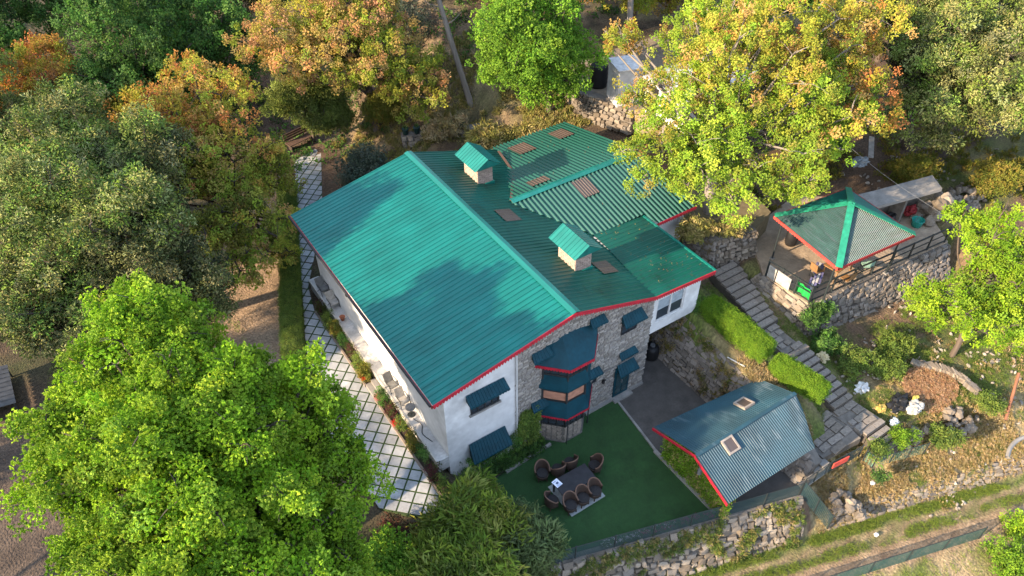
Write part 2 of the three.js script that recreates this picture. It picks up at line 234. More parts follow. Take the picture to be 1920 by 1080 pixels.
// ---------------------------------------------------------------- foliage
function leafClump(n, R, len, wid, up = 0.35, droop = 0.2, stars = 0) {
  const pos = [], uv = [];
  const leaf = (o, d, s, L, W) => { const nrm = d.clone().cross(s).normalize(), a = o, m = o.clone().addScaledVector(d, L * 0.55), tip = o.clone().addScaledVector(d, L).addScaledVector(nrm, -L * droop), l = m.clone().addScaledVector(s, W / 2).addScaledVector(nrm, W * 0.16), r = m.clone().addScaledVector(s, -W / 2).addScaledVector(nrm, W * 0.16);
    for (const q of [a, l, tip, a, tip, r]) { pos.push(q.x, q.y, q.z); uv.push(q.x, q.z); } };
  for (let i = 0; i < n; i++) {
    const c = V(rr(-1, 1), rr(-1, 1), rr(-1, 1)); if (c.lengthSq() > 1) { i--; continue; }
    const o = c.clone().multiplyScalar(R), d = c.clone().normalize().multiplyScalar(0.7).add(V(rr(-1, 1), rr(-1, 1) + up, rr(-1, 1))).normalize();
    const k = stars || 1;
    for (let j = 0; j < k; j++) { const dd = stars ? d.clone().add(V(rr(-1, 1), rr(-0.6, 0.6), rr(-1, 1)).multiplyScalar(0.9)).normalize() : d; const s = dd.clone().cross(V(rr(-0.5, 0.5), 1, rr(-0.5, 0.5))).normalize(); leaf(o, dd, s, len * rr(0.7, 1.25), wid * rr(0.75, 1.2)); }
  }
  const g = new THREE.BufferGeometry(); g.setAttribute('position', new THREE.Float32BufferAttribute(pos, 3)); g.setAttribute('uv', new THREE.Float32BufferAttribute(uv, 2)); g.computeVertexNormals(); return g;
}
setSeed(21);
const clumps = {
  broad: leafClump(24, 0.28, 0.105, 0.066, 0.5, 0.25, 3), fine: leafClump(40, 0.27, 0.13, 0.06, 0.4, 0.2), maple: leafClump(28, 0.25, 0.088, 0.054, 0.55, 0.3, 4),
  needle: leafClump(60, 0.3, 0.22, 0.018, 0.8, 0.35), small: leafClump(30, 0.16, 0.06, 0.035, 0.6, 0.1), fern: leafClump(22, 0.16, 0.2, 0.03, 1, 0.4), ivy: leafClump(22, 0.15, 0.085, 0.07, 0.3, 0.1),
};
const leafMat = new THREE.MeshPhysicalMaterial({ color: 0xffffff, roughness: 0.95, transmission: 0.3, thickness: 0, side: THREE.DoubleSide, specularIntensity: 0.35 });
const leafGloss = new THREE.MeshPhysicalMaterial({ color: 0xffffff, roughness: 0.75, side: THREE.DoubleSide, specularIntensity: 0.35 });
function instances(name, geo, m, list, parent) {
  const im = shade(new THREE.InstancedMesh(geo, m, list.length)); im.name = parent ? name : numbered(name); const o = new THREE.Object3D();
  list.forEach(([p, s, c, e], i) => { o.position.copy(p); o.rotation.set(...(e || [rr(0, 6.3), rr(0, 6.3), rr(0, 6.3)])); typeof s === 'number' ? o.scale.setScalar(s) : o.scale.set(...s); o.updateMatrix(); im.setMatrixAt(i, o.matrix); im.setColorAt(i, c); });
  stuff(im); (parent || scene).add(im); return im;
}
function tint(pal, k) { const c = pick(pal); const v = k * rr(0.86, 1.14); return lin(c[0] * v * rr(0.9, 1.1), c[1] * v, c[2] * v * rr(0.85, 1.15)); }
function tube(pts, r0, r1, n = 7) {
  const c = new THREE.CatmullRomCurve3(pts), k = Math.max(4, pts.length * 3), g = new THREE.TubeGeometry(c, k, 1, n, false), p = g.attributes.position, q = V();
  for (let i = 0; i <= k; i++) { const t = i / k, ctr = c.getPointAt(t), r = mix(r0, r1, t); for (let j = 0; j <= n; j++) { const a = i * (n + 1) + j; q.fromBufferAttribute(p, a).sub(ctr).multiplyScalar(r).add(ctr); p.setXYZ(a, q.x, q.y, q.z); } }
  g.computeVertexNormals(); return g;
}
const PAL = {
  lime: [[0.225, 0.375, 0.012], [0.18, 0.33, 0.01], [0.3, 0.44, 0.025], [0.12, 0.24, 0.008], [0.25, 0.38, 0.03]], spring: [[0.15, 0.31, 0.022], [0.21, 0.37, 0.03], [0.11, 0.23, 0.017]],
  oak: [[0.15, 0.2, 0.04], [0.1, 0.15, 0.03], [0.24, 0.26, 0.09], [0.05, 0.075, 0.018], [0.15, 0.24, 0.035], [0.19, 0.19, 0.06]], holm: [[0.07, 0.09, 0.028], [0.11, 0.125, 0.04], [0.18, 0.18, 0.08], [0.035, 0.045, 0.016]],
  rustic: [[0.44, 0.21, 0.05], [0.4, 0.25, 0.045], [0.38, 0.31, 0.04], [0.3, 0.3, 0.035], [0.42, 0.18, 0.06]], gold: [[0.42, 0.38, 0.05], [0.34, 0.36, 0.04], [0.46, 0.3, 0.09], [0.3, 0.36, 0.04]], goldgreen: [[0.3, 0.37, 0.04], [0.23, 0.33, 0.03], [0.38, 0.41, 0.06], [0.36, 0.33, 0.07]],
  yellowgreen: [[0.3, 0.42, 0.035], [0.24, 0.38, 0.03], [0.36, 0.44, 0.05], [0.2, 0.33, 0.025]],
  olive: [[0.17, 0.19, 0.025], [0.22, 0.21, 0.03], [0.13, 0.16, 0.022], [0.27, 0.21, 0.04]], forest: [[0.06, 0.15, 0.025], [0.09, 0.21, 0.03], [0.035, 0.08, 0.018], [0.13, 0.24, 0.05]], pine: [[0.06, 0.1, 0.03], [0.09, 0.12, 0.03], [0.045, 0.075, 0.025]],
  blue: [[0.07, 0.095, 0.065], [0.05, 0.075, 0.045], [0.1, 0.12, 0.08]], hedge: [[0.135, 0.26, 0.012], [0.1, 0.2, 0.01], [0.175, 0.3, 0.018]], weed: [[0.13, 0.2, 0.03], [0.09, 0.15, 0.025], [0.17, 0.23, 0.04]], straw: [[0.42, 0.32, 0.16], [0.36, 0.28, 0.13], [0.48, 0.38, 0.21], [0.3, 0.24, 0.09]], hay: [[0.3, 0.27, 0.08], [0.24, 0.24, 0.06], [0.36, 0.3, 0.12]],
  turf: [[0.16, 0.23, 0.03], [0.2, 0.26, 0.04], [0.12, 0.18, 0.025]], orangeTip: [[0.55, 0.36, 0.13], [0.5, 0.37, 0.11], [0.45, 0.39, 0.08], [0.52, 0.29, 0.13]],
};
// crown from lobes of leaf clumps; pal(p) chooses a palette by place in the crown
function makeTree({ name = 'broadleaf_tree', label, group, base, crowns, clump = 'broad', pal, density = 1, size = 1, bark = mat.bark, trunkR = 0.3, lobeR = 0.36, lobesPer = 12, seedN = 1, m = leafMat, lean = [0, 0], solo = 0, twigs = true }) {
  setSeed(seedN * 977 + 5);
  const gy = base.length > 2 ? base[1] : gh(base[0], base[1]) - 0.1, bx = base[0], bz = base.length > 2 ? base[2] : base[1];
  const t = thing(name, label, 'tree', [bx, gy, bz], 0, group), O = V(bx, gy, bz), lobes = [];
  for (const [cx, cy, cz, rx, ry = rx * 0.86, rz = rx] of crowns) {
    const n = Math.max(3, Math.round(lobesPer * Math.cbrt(rx * ry * rz) / 3));
    for (let i = 0; i < n; i++) { const y = 1 - 2 * (i + 0.5) / n, a = i * 2.39996 + rr(-0.5, 0.5), h = Math.sqrt(1 - y * y), k = rr(0.5, 0.86); const s = rr(0.62, 1.25) * lobeR; lobes.push([V(cx + h * Math.cos(a) * k * rx, cy + y * k * ry, cz + h * Math.sin(a) * k * rz), V(rx * s * rr(0.8, 1.2), ry * s * rr(0.7, 0.95), rz * s * rr(0.8, 1.2))]); }
    lobes.push([V(cx, cy - ry * 0.05, cz), V(rx * 0.66, ry * 0.66, rz * 0.66)]);
  }
  const list = [], d = V();
  for (const [c, r] of lobes) {
    const area = 4 * Math.PI * Math.pow((Math.pow(r.x * r.y, 1.6) + Math.pow(r.x * r.z, 1.6) + Math.pow(r.y * r.z, 1.6)) / 3, 1 / 1.6), n = Math.round(area * 7 * density / (size * size)), lobeTone = rr(0.75, 1.2), lobePal = pal(c, O);
    for (let i = 0; i < n; i++) {
      d.set(rr(-1, 1), rr(-1, 1), rr(-1, 1)); if (d.lengthSq() > 1 || d.lengthSq() < 0.05) { i--; continue; } d.normalize(); if (d.y < -0.55 && rnd() < 0.7) continue;
      const k = (rnd() < 0.78 ? rr(0.8, 1.08) : rr(0.35, 0.8)) * (1 + 0.5 * perlin.noise(d.x * 2.2 + c.x, d.y * 2.2 + c.y, d.z * 2.2 + c.z)), p = c.clone().add(V(d.x * r.x * k, d.y * r.y * k, d.z * r.z * k));
      if (fbm(p.x * 0.9, p.y * 0.9, p.z * 0.9, 2) < -0.2) continue;
      p.sub(O); list.push([p, size * rr(0.7, 1.35), tint(rnd() < 0.75 ? lobePal : pal(p.clone().add(O).add(V(rr(-2, 2), rr(-2, 2), rr(-2, 2))), O), lobeTone)]);
    }
  }
  const top = crowns.reduce((a, c) => c[1] > a[1] ? c : a), C = V((top[0] + bx) / 2 - bx + lean[0], (top[1] - gy) * 0.55, (top[2] + bz) / 2 - bz + lean[1]);
  const parts = [tube([V(0, -0.3, 0), V(C.x * 0.25 + rr(-0.2, 0.2), C.y * 0.35, C.z * 0.25 + rr(-0.2, 0.2)), C.clone(), V(top[0] - bx, top[1] - gy, top[2] - bz)], trunkR, trunkR * 0.3, 9)], tw = [];
  lobes.forEach(([c, r], i) => { const e = c.clone().sub(O), s = C.clone().multiplyScalar(rr(0.55, 1)); const mid = s.clone().lerp(e, 0.55).add(V(rr(-0.4, 0.4), rr(-0.5, 0.2), rr(-0.4, 0.4))); parts.push(tube([s, mid, e], trunkR * 0.32, 0.035, 5)); if (twigs) for (let k = 0; k < 4; k++) { const f = V(rr(-1, 1), rr(-0.5, 1), rr(-1, 1)).normalize(); tw.push(tube([e, e.clone().add(V(f.x * r.x, f.y * r.y, f.z * r.z).multiplyScalar(0.5)).add(V(rr(-0.1, 0.1), 0.1, 0)), e.clone().add(V(f.x * r.x, f.y * r.y, f.z * r.z).multiplyScalar(1))], 0.03, 0.01, 3)); } });
  mesh('trunk', parts, bark, t); if (tw.length) stuff(mesh('twigs', tw, bark, t));
  instances('crown', clumps[clump], m, list, t); return t;
}
function makeShrub({ name = 'shrub', label, group, at, r, clump = 'fine', pal, density = 1, size = 0.8, seedN = 1, lobes = 5, m = leafMat, cat = 'shrub' }) {
  setSeed(seedN * 611 + 3); const y = at.length > 2 ? at[1] : gh(at[0], at[1]), z = at.length > 2 ? at[2] : at[1], t = thing(name, label, cat, [at[0], y, z], 0, group), list = [], st = [], d = V();
  for (let i = 0; i < lobes; i++) {
    const a = i * 2.4, k = i ? rr(0.25, 0.6) : 0, c = V(Math.cos(a) * r[0] * k, r[1] * rr(0.45, 0.75), Math.sin(a) * r[2] * k), s = lobes > 1 ? rr(0.5, 0.7) : 1;
    st.push(tube([V(0, -0.1, 0), V(c.x * 0.4, c.y * 0.5, c.z * 0.4), c], 0.035, 0.012, 4));
    const n = Math.round(4 * Math.PI * r[0] * r[2] * s * s * 9 * density / (size * size));
    for (let j = 0; j < n; j++) { d.set(rr(-1, 1), rr(-1, 1), rr(-1, 1)); if (d.lengthSq() > 1) { j--; continue; } d.normalize(); const q = rr(0.5, 1.08); const p = V(c.x + d.x * r[0] * s * q, Math.max(0.02, c.y + d.y * r[1] * s * 0.8 * q), c.z + d.z * r[2] * s * q); list.push([p, size * rr(0.7, 1.3), tint(pal, 1)]); }
  }
  mesh('stem', st, mat.barkDark, t); instances('foliage', clumps[clump], m, list, t); return t;
}

// ---------------------------------------------------------------- the house
{
  const h = thing('house', 'large two-storey house with teal ribbed metal roof, white and stone walls', 'house');
  const RX = 5.74, RY = 7.59, LX = -0.65, LY = 6.37, BX = 10.05, BY = 6.21, EX = 13.51, EY = 5.97, Z0 = 0.5, Z1 = -13.35;
  const leftTop = z => V(RX, RY, z), leftBot = z => V(LX, LY, z), rightBot = z => V(BX, BY, z);
  const ry = x => RY - (RY - BY) / (BX - RX) * (x - RX);
  // roofs
  const roof = mesh('roof', ribbed(Z0, Z1, leftTop, leftBot, 0.245, 0.035), mat.roof, h);
  mesh('right_roof_slope', ribbed(Z0, Z1, leftTop, z => { const x = z < -8 ? mix(10.1, 10.95, sm(-8, -13, z)) : mix(10.1, 10.55, sm(0.5, -4.4, z)); return V(x, ry(x), z); }, 0.245, 0.035), mat.roofShadeRust, h);
  mesh('extension_roof', ribbed(Z0, -4.38, z => V(mix(10.02, 10.5, sm(0.5, -4.4, z)), mix(BY, 6.13, sm(0.5, -4.4, z)), z), z => V(EX, EY, z), 0.26, 0.03), mat.roofShadeRust, h);
  mesh('soffit', [faces([[V(RX, RY - 0.1, Z0 - 0.03), V(LX + 0.04, LY - 0.1, Z0 - 0.03), V(LX + 0.04, LY - 0.1, Z1 + 0.03), V(RX, RY - 0.1, Z1 + 0.03)], [V(RX, RY - 0.1, Z0 - 0.03), V(BX, BY - 0.1, Z0 - 0.03), V(10.9, 5.82, Z1 + 0.03), V(RX, RY - 0.1, Z1 + 0.03)], [V(BX, BY - 0.1, Z0 - 0.03), V(EX - 0.04, EY - 0.1, Z0 - 0.03), V(EX - 0.04, EY - 0.1, -4.36), V(BX, BY - 0.1, -4.36)]])], mat.trimWhite, h);
  const cap = (a, b, w, drop) => { const d = b.clone().sub(a).normalize(), s = d.clone().cross(V(0, 1, 0)).normalize(); const pts = (p) => [p.clone().addScaledVector(s, -w).add(V(0, -drop, 0)), p.clone().add(V(0, 0.035, 0)), p.clone().addScaledVector(s, w).add(V(0, -drop, 0))]; const A = pts(a), B = pts(b); return faces([[A[0], A[1], B[1], B[0]], [A[1], A[2], B[2], B[1]]]); };
  mesh('ridge_cap', cap(V(RX, RY + 0.045, Z0 + 0.02), V(RX, RY + 0.045, Z1 - 0.02), 0.2, 0.02), mat.roofCap, roof);
  // barge boards with pointed trim
  const f = V(0, 0, 1);
  mesh('barge_board', [trim(V(LX - 0.02, LY + 0.03, Z0), V(RX, RY + 0.03, Z0), 0.13, 0.13, 0.1, 0.04, f), trim(V(RX, RY + 0.03, Z0), V(BX, BY + 0.03, Z0), 0.13, 0.13, 0.1, 0.04, f), trim(V(BX, BY + 0.03, Z0), V(EX + 0.02, EY + 0.03, Z0), 0.13, 0.13, 0.1, 0.04, f)], mat.red, h);
  mesh('eave_board', [trim(V(LX - 0.02, LY + 0.0, Z0), V(LX - 0.02, LY + 0.0, Z1), 0.17, 0.13, 0.06, 0.03, V(-1, 0, 0))], mat.dullRed, h);
  mesh('gutter', [bar(V(LX - 0.09, LY - 0.03, Z0 - 0.05), V(LX - 0.09, LY - 0.03, Z1), 0.055, 8)], mat.dark, h);
  mesh('verge_flashing', [span(EX - 0.02, EX + 0.08, EY - 0.06, EY + 0.05, -4.36, Z0)], mat.roofCap, h);
  // walls
  const gable = x => x < RX ? mix(LY, RY, (x - LX) / (RX - LX)) - 0.12 : ry(x) - 0.12;
  const W = mesh('white_wall', [plate([[0, -0.3], [3.3, -0.3], [3.3, gable(3.3)], [0, gable(0)]], -0.3, 0), span(0, 0.3, -0.3, gable(0), -13, -0.301)], mat.white, h);
  mesh('back_wall', [plate([[0.301, 1], [10.8, 1], [10.8, 5.7], [RX, RY - 0.15], [0.301, gable(0.3)]], -13, -12.7)], mat.white, h);
  const S = mesh('stone_wall', [plate([[3.302, -0.3], [10.5, -0.3], [10.5, gable(10.05) - 0.05], [10.05, gable(10.05)], [RX, gable(RX)], [3.302, gable(3.302)]], -0.3, 0), span(10.2, 10.5, -0.3, 5.9, -12.6, -0.302)], mat.mortar, h);
  { // stone facing: small stones, real relief
    setSeed(41); const list = [], tones = [[0.37, 0.335, 0.29], [0.42, 0.39, 0.345], [0.31, 0.28, 0.25], [0.45, 0.41, 0.355], [0.37, 0.345, 0.315], [0.29, 0.255, 0.215]], holes = [[8.7, 9.62, 4.25, 5.3], [8.65, 9.62, 0.1, 2.1], [4.7, 6.95, 0, 5.9]];
    for (let y = 0.02; y < 7.4; y += 0.105) { let x = 3.34 - rr(0, 0.2); while (x < 10.45) { const w = rr(0.13, 0.36), cx = Math.min(10.42, Math.max(3.36, x + w / 2)); x += w; if (y > gable(Math.min(cx, 10.05)) - 0.12 || holes.some(q => cx > q[0] && cx < q[1] && y > q[2] && y < q[3])) continue; const c = pick(tones), v = rr(0.8, 1.2); list.push([V(cx, y + 0.05 + rr(-0.01, 0.01), 0.005), [w * 0.97, 0.1 * rr(0.85, 1.08), rr(0.025, 0.06)], lin(c[0] * v, c[1] * v, c[2] * v), [rr(-0.05, 0.05), rr(-0.05, 0.05), rr(-0.04, 0.04)]]); } }
    for (let y = 0.02; y < 5.9; y += 0.135) for (let z = -0.1; z > -5; z -= 0.3) { const c = pick(tones), v = rr(0.8, 1.2); list.push([V(10.505, y + 0.065, z - rr(0, 0.08)), [0.3 * rr(0.8, 1.1), 0.13, 0.06], lin(c[0] * v, c[1] * v, c[2] * v), [0, Math.PI / 2, 0]]); }
    instances('stone_facing', stoneGeos[0], white1, list, S);
  }
  // corner return and white overhanging room on the right
  mesh('extension_wall', [plate([[10.5, 3.3], [13.1, 3.3], [13.3, 3.55], [13.3, 5.86], [12.4, 5.92], [12.4, 3.9], [10.75, 3.9], [10.75, 5.25], [12.4, 5.25], [12.4, 5.92], [10.5, 6.03]], -0.12, 0.02), span(13.06, 13.28, 3.31, 5.84, -4.3, -0.121), span(10.52, 13.05, 3.32, 3.5, -4.3, -0.122), span(10.52, 13.05, 3.5, 5.9, -4.3, -4.18)], mat.white, h);
  { const w = mesh('window', [span(10.75, 12.4, 3.9, 3.97, -0.1, -0.02), span(10.75, 12.4, 5.18, 5.25, -0.1, -0.02), span(10.751, 10.82, 3.97, 5.18, -0.1, -0.02), span(12.33, 12.399, 3.97, 5.18, -0.1, -0.02), span(11.54, 11.63, 3.97, 5.18, -0.1, -0.01)], mat.trimWhite, h); mesh('pane', span(10.82, 12.33, 3.97, 5.18, -0.07, -0.06), mat.glass, w); mesh('roller_blind', [span(10.83, 11.535, 4.55, 5.17, -0.055, -0.045), span(11.635, 12.32, 4.55, 5.17, -0.055, -0.045)], M(lin(0.4, 0.47, 0.52), 0.6), w); }
  // windows and awnings on the front
  const awning = (x0, x1, y, out, drop, m = mat.navy, flare = 0.08) => { const n = Math.round((x1 - x0) / 0.13), a = mesh('awning', ribbed(x0, x1, x => V(x, y, 0.03), x => V(x0 + (x1 - x0) * ((x - x0) / (x1 - x0) * (1 + 2 * flare) - flare), y - drop, out), 0.13, 0.015), m, h); mesh('valance', [trim(V(x0 - flare * (x1 - x0), y - drop, out), V(x1 + flare * (x1 - x0), y - drop, out), 0.05, 0.13, 0.05, 0.012, f), faces([[V(x0, y, 0.03), V(x0 - flare * (x1 - x0), y - drop, out), V(x0, y - drop, 0.03)], [V(x1, y, 0.03), V(x1 + flare * (x1 - x0), y - drop, out), V(x1, y - drop, 0.03)]])], m, a); return a; };
  const win = (x0, x1, y0, y1, k, name = 'window') => { const g = [span(x0, x1, y0, y0 + 0.07, -0.02, 0.06), span(x0, x1, y1 - 0.07, y1, -0.02, 0.06), span(x0, x0 + 0.06, y0 + 0.071, y1 - 0.071, -0.02, 0.058), span(x1 - 0.06, x1, y0 + 0.071, y1 - 0.071, -0.02, 0.058)]; for (let i = 1; i < k; i++) { const x = mix(x0, x1, i / k); g.push(span(x - 0.03, x + 0.03, y0 + 0.072, y1 - 0.072, -0.02, 0.055)); } g.push(span(x0 + 0.06, x1 - 0.06, (y0 + y1) / 2 - 0.02, (y0 + y1) / 2 + 0.02, -0.02, 0.05)); const w = mesh(name, g, mat.frame, h); for (let i = 0; i < k; i++) { const a = mix(x0, x1, i / k), b = mix(x0, x1, (i + 1) / k); mesh('pane', span(a + 0.03, b - 0.03, y0 + 0.05, y1 - 0.05, 0.01, 0.022), mat.glass, w); } return w; };
  win(1.12, 2.45, 4.12, 5.05, 4); mesh('window_sill', span(1.05, 2.52, 4.03, 4.118, 0.002, 0.1), mat.concrete, h);
  awning(0.95, 2.7, 5.36, 0.42, 0.32, mat.navy, 0.02);
  win(1.15, 2.5, 0.7, 1.9, 4); mesh('window_sill', span(1.1, 2.6, 0.6, 0.698, 0.002, 0.12), mat.trimWhite, h);
  awning(0.95, 2.7, 2.3, 0.5, 0.75, mat.navy, 0.04);
  awning(4.02, 4.85, 5.86, 0.32, 0.28); awning(6.9, 7.62, 6.2, 0.3, 0.25);
  win(8.72, 9.6, 4.26, 5.28, 2); awning(8.68, 9.75, 5.45, 0.42, 0.36);
  awning(8.8, 9.68, 3.08, 0.26, 0.22); awning(8.75, 9.72, 2.3, 0.42, 0.4);
  win(7.0, 7.55, 2.0, 2.75, 1); awning(6.95, 7.66, 2.98, 0.3, 0.26);
  win(4.05, 4.6, 1.9, 2.6, 1); awning(4.02, 4.75, 2.82, 0.32, 0.26);
  { const d = mesh('door', [span(8.68, 9.58, 0.12, 2.08, 0.002, 0.05)], mat.navy, h); mesh('door_panel', [span(8.78, 9.1, 0.3, 1.9, 0.05, 0.065), span(9.16, 9.48, 0.3, 1.9, 0.05, 0.065)], M(lin(0.03, 0.07, 0.08), 0.2), d); mesh('handle', span(9.11, 9.15, 0.95, 1.15, 0.05, 0.09), mat.metalGrey, d); mesh('door_step', span(8.6, 9.7, 0.013, 0.11, 0.003, 0.35), mat.concrete, h); }
  mesh('wall_pipe', [bar(V(7.0, 2.4, 0.09), V(10.49, 2.42, 0.09), 0.02)], M(lin(0.2, 0.19, 0.18), 0.6), h);
  mesh('wall_lamp', [box(0.1, 0.16, 0.1, 7.95, 1.75, 0.1), bar(V(7.95, 1.85, 0.05), V(8.0, 1.95, 0.2), 0.03)], mat.dark, h); mesh('wall_lamp', [box(0.12, 0.18, 0.12, 3.75, 1.35, 0.1)], mat.dark, h);
  mesh('wall_plinth', span(7.05, 8.66, -0.05, 0.14, 0.003, 0.16), mat.concrete, h); mesh('wall_plinth', span(9.72, 10.5, -0.05, 0.12, 0.003, 0.14), mat.concrete, h);
  mesh('downpipe', [bar(V(3.28, -0.1, 0.06), V(3.28, 6.7, 0.06), 0.045)], mat.trimWhite, h);
  // bay
  {
    const plan = o => [[4.62 - o * 1.4, 0], [5.34 - o * 0.42, 0.75 + o], [6.29 + o * 0.42, 0.75 + o], [7.0 + o * 1.4, 0]], at = (o, y, z = 0.004) => plan(o).map(p => V(p[0], y, Math.max(z, p[1])));
    const band = (o0, y0, o1, y1) => { const a = at(o0, y0), b = at(o1, y1), l = []; for (let i = 0; i < 3; i++) l.push([a[i], a[i + 1], b[i + 1], b[i]]); return faces(l); };
    const bay = mesh('bay_window', [prism(at(0, -0.1), at(0, 1.08)), prism(at(0.06, 0.0), at(0.06, 0.09))], mat.mortar, h);
    setSeed(8); { const list = []; const P = plan(0); for (let s = 0; s < 2; s++) { const a = V(P[s][0], 0, P[s][1]), b = V(P[s + 1][0], 0, P[s + 1][1]), L = a.distanceTo(b), ang = Math.atan2(-(b.z - a.z), b.x - a.x); for (let y = 0.1; y < 1.0; y += 0.135) for (let u = 0.1; u < L - 0.05; u += 0.24) { const p = a.clone().lerp(b, (u + rr(-0.03, 0.03)) / L); p.y = y + 0.06; const v = rr(0.75, 1.2); list.push([p, [0.23, 0.125, 0.07], lin(0.36 * v, 0.3 * v, 0.24 * v), [0, ang, 0]]); } } instances('stone_facing', stoneGeos[3], white1, list, bay); }
    mesh('bay_frame', [band(0.02, 1.081, 0.02, 1.16), band(0.02, 1.6, 0.02, 1.9), band(0.02, 2.7, 0.02, 2.82), band(0.02, 3.32, 0.02, 3.6), band(0.02, 4.3, 0.02, 4.42), band(0.02, 4.85, 0.02, 5.1), ...[0, 1, 2, 3].flatMap(i => { const p = plan(0.02)[i]; return [bar(V(p[0], 1.1, Math.max(0.03, p[1])), V(p[0], 1.9, Math.max(0.03, p[1])), 0.05), bar(V(p[0], 2.7, Math.max(0.03, p[1])), V(p[0], 5.1, Math.max(0.03, p[1])), 0.05)]; }), ...[0.33, 0.66].flatMap(t => [[0, 1], [1, 2]].flatMap(([i, j]) => { const a = plan(0.02)[i], b = plan(0.02)[j], x = mix(a[0], b[0], t), z = mix(a[1], b[1], t); return [bar(V(x, 1.1, z), V(x, 1.65, z), 0.025), bar(V(x, 4.4, z), V(x, 4.9, z), 0.025)]; }))], mat.frame, bay);
    for (const [y0, y1, mm, nm] of [[1.161, 1.599, mat.glass, 'pane'], [2.821, 3.319, mat.blind, 'orange_blind'], [4.421, 4.849, mat.glass, 'pane']]) for (let i = 0; i < 3; i++) { const a = at(0, y0), b = at(0, y1); mesh(nm, faces([[a[i], a[i + 1], b[i + 1], b[i]]]), mm, bay); }
    mesh('lower_skirt_roof', [band(0.26, 1.92, 0.03, 2.72)], mat.navy, bay);
    mesh('upper_skirt_roof', [band(0.16, 3.62, 0.03, 4.32), band(0.16, 3.56, 0.16, 3.62)], mat.navy, bay);
    const A = at(0.26, 1.93), B = at(0.3, 5.1), cap2 = [V(4.75, 5.95, 0.004), V(5.5, 6.1, 0.004), V(6.4, 6.05, 0.004), V(7.35, 5.75, 0.004)];
    mesh('bay_roof', [faces([[B[0], B[1], cap2[1], cap2[0]], [B[1], B[2], cap2[2], cap2[1]], [B[2], B[3], cap2[3], cap2[2]]])], mat.navy, bay);
    for (const [Q, hh] of [[A, 0.06], [B, 0.11]]) for (let i = 0; i < 3; i++) { const o = Q[i + 1].clone().sub(Q[i]).cross(V(0, -1, 0)).normalize().negate(); if (o.z < 0) o.negate(); mesh('trim_board', trim(Q[i].clone().add(V(0, 0.02, 0)), Q[i + 1].clone().add(V(0, 0.02, 0)), hh, 0.12, 0.07, 0.025, o), mat.red, bay); }
    mesh('bay_post', bar(V(6.85, 0, 0.5), V(6.85, 1.95, 0.5), 0.03), mat.frame, bay); mesh('bay_post', bar(V(5.34, 0.1, 0.95), V(5.34, 1.95, 0.95), 0.025), mat.frame, bay);
  }
  // veranda on the left side
  mesh('veranda_floor', [span(-0.5, -0.002, 1.5, 2.2, -13.4, 0)], M(lin(0.56, 0.55, 0.53), 0.8, { map: b2 }), h); mesh('veranda_edge', span(-0.56, -0.501, 2.05, 2.215, -13.4, 0.01), mat.cream, h);
  mesh('wall_light', box(0.08, 0.16, 0.12, -0.04, 4.1, -9.2), mat.dark, h);
  // rear wing
  const wy = z => 6.76 - 0.21 * Math.abs(z + 7.9), xe = 16.3;
  mesh('rear_wing_roof', ribbed(8.3, xe, x => V(x, 6.79, -7.9), x => { const z = x < 10.6 ? mix(-7.7, -4.38, (x - 8.3) / 2.3) : x > 13.5 ? mix(-4.38, -3.6, sm(13.5, 13.8, x)) : -4.36; return V(x, wy(z) + 0.02, z); }, 0.24, 0.085, 0), mat.roofWing, h);
  mesh('rear_wing_back_slope', ribbed(8.3, xe, x => V(x, 6.79, -7.9), x => { const z = x < 11.3 ? mix(-8.1, -14.2, sm(8.2, 11.3, x)) : -14.3; return V(x, wy(z) + 0.02, z); }, 0.24, 0.085, 0), mat.roofWing, h);
  mesh('rear_ridge_cap', cap(V(8.3, 6.86, -7.9), V(xe, 6.86, -7.9), 0.2, 0.02), mat.roofCap, h);
  mesh('rear_wing_wall', [plate([[-14.1, 1.5], [-4, 1.5], [-4, 5.8], [-7.9, 6.6], [-14.1, 5.3]], 0, 0.25).rotateY(-Math.PI / 2).translate(16, 0, 0), span(10.7, 15.7, 1, 5.3, -14.1, -13.9), span(13.5, 15.7, 2, 5.8, -4.35, -4.1)], mat.white, h);
  mesh('rear_eave_board', [trim(V(13.55, 5.9, -3.58), V(xe, 5.9, -3.58), 0.12, 0.13, 0.07, 0.03, f)], mat.red, h);
  // translucent roof lights, weathered brown
  const light = (corners) => mesh('roof_light', ribbed(0, 1, t => V(...corners[0]).lerp(V(...corners[1]), t), t => V(...corners[3]).lerp(V(...corners[2]), t), 0.18, 0.02), mat.skylight, h);
  const onR = (x, z) => [x, ry(x) + 0.05, z]; light([onR(6.95, -7.3), onR(6.95, -6.25), onR(7.8, -6.25), onR(7.8, -7.3)]); light([onR(8.8, -2.4), onR(8.8, -1.5), onR(9.65, -1.5), onR(9.65, -2.4)]);
  const onW = (x, z) => [x, wy(z) + 0.112, z];
  for (const [x0, x1, z0, z1] of [[11.6, 12.5, -7.6, -6.45], [11.7, 12.8, -12.2, -13.5], [14.4, 15.4, -12.3, -13.5], [9.9, 11.0, -8.45, -9.05]]) light([onW(x0, z0), onW(x1, z0), onW(x1, z1), onW(x0, z1)]);
  mesh('valley_flashing', [beam(V(8.35, 6.8, -8.0), V(10.3, 6.18, -10.7), 0.12, 0.03), beam(V(10.3, 6.18, -10.7), V(10.92, 6.0, -13.1), 0.12, 0.03)], mat.rust, h);
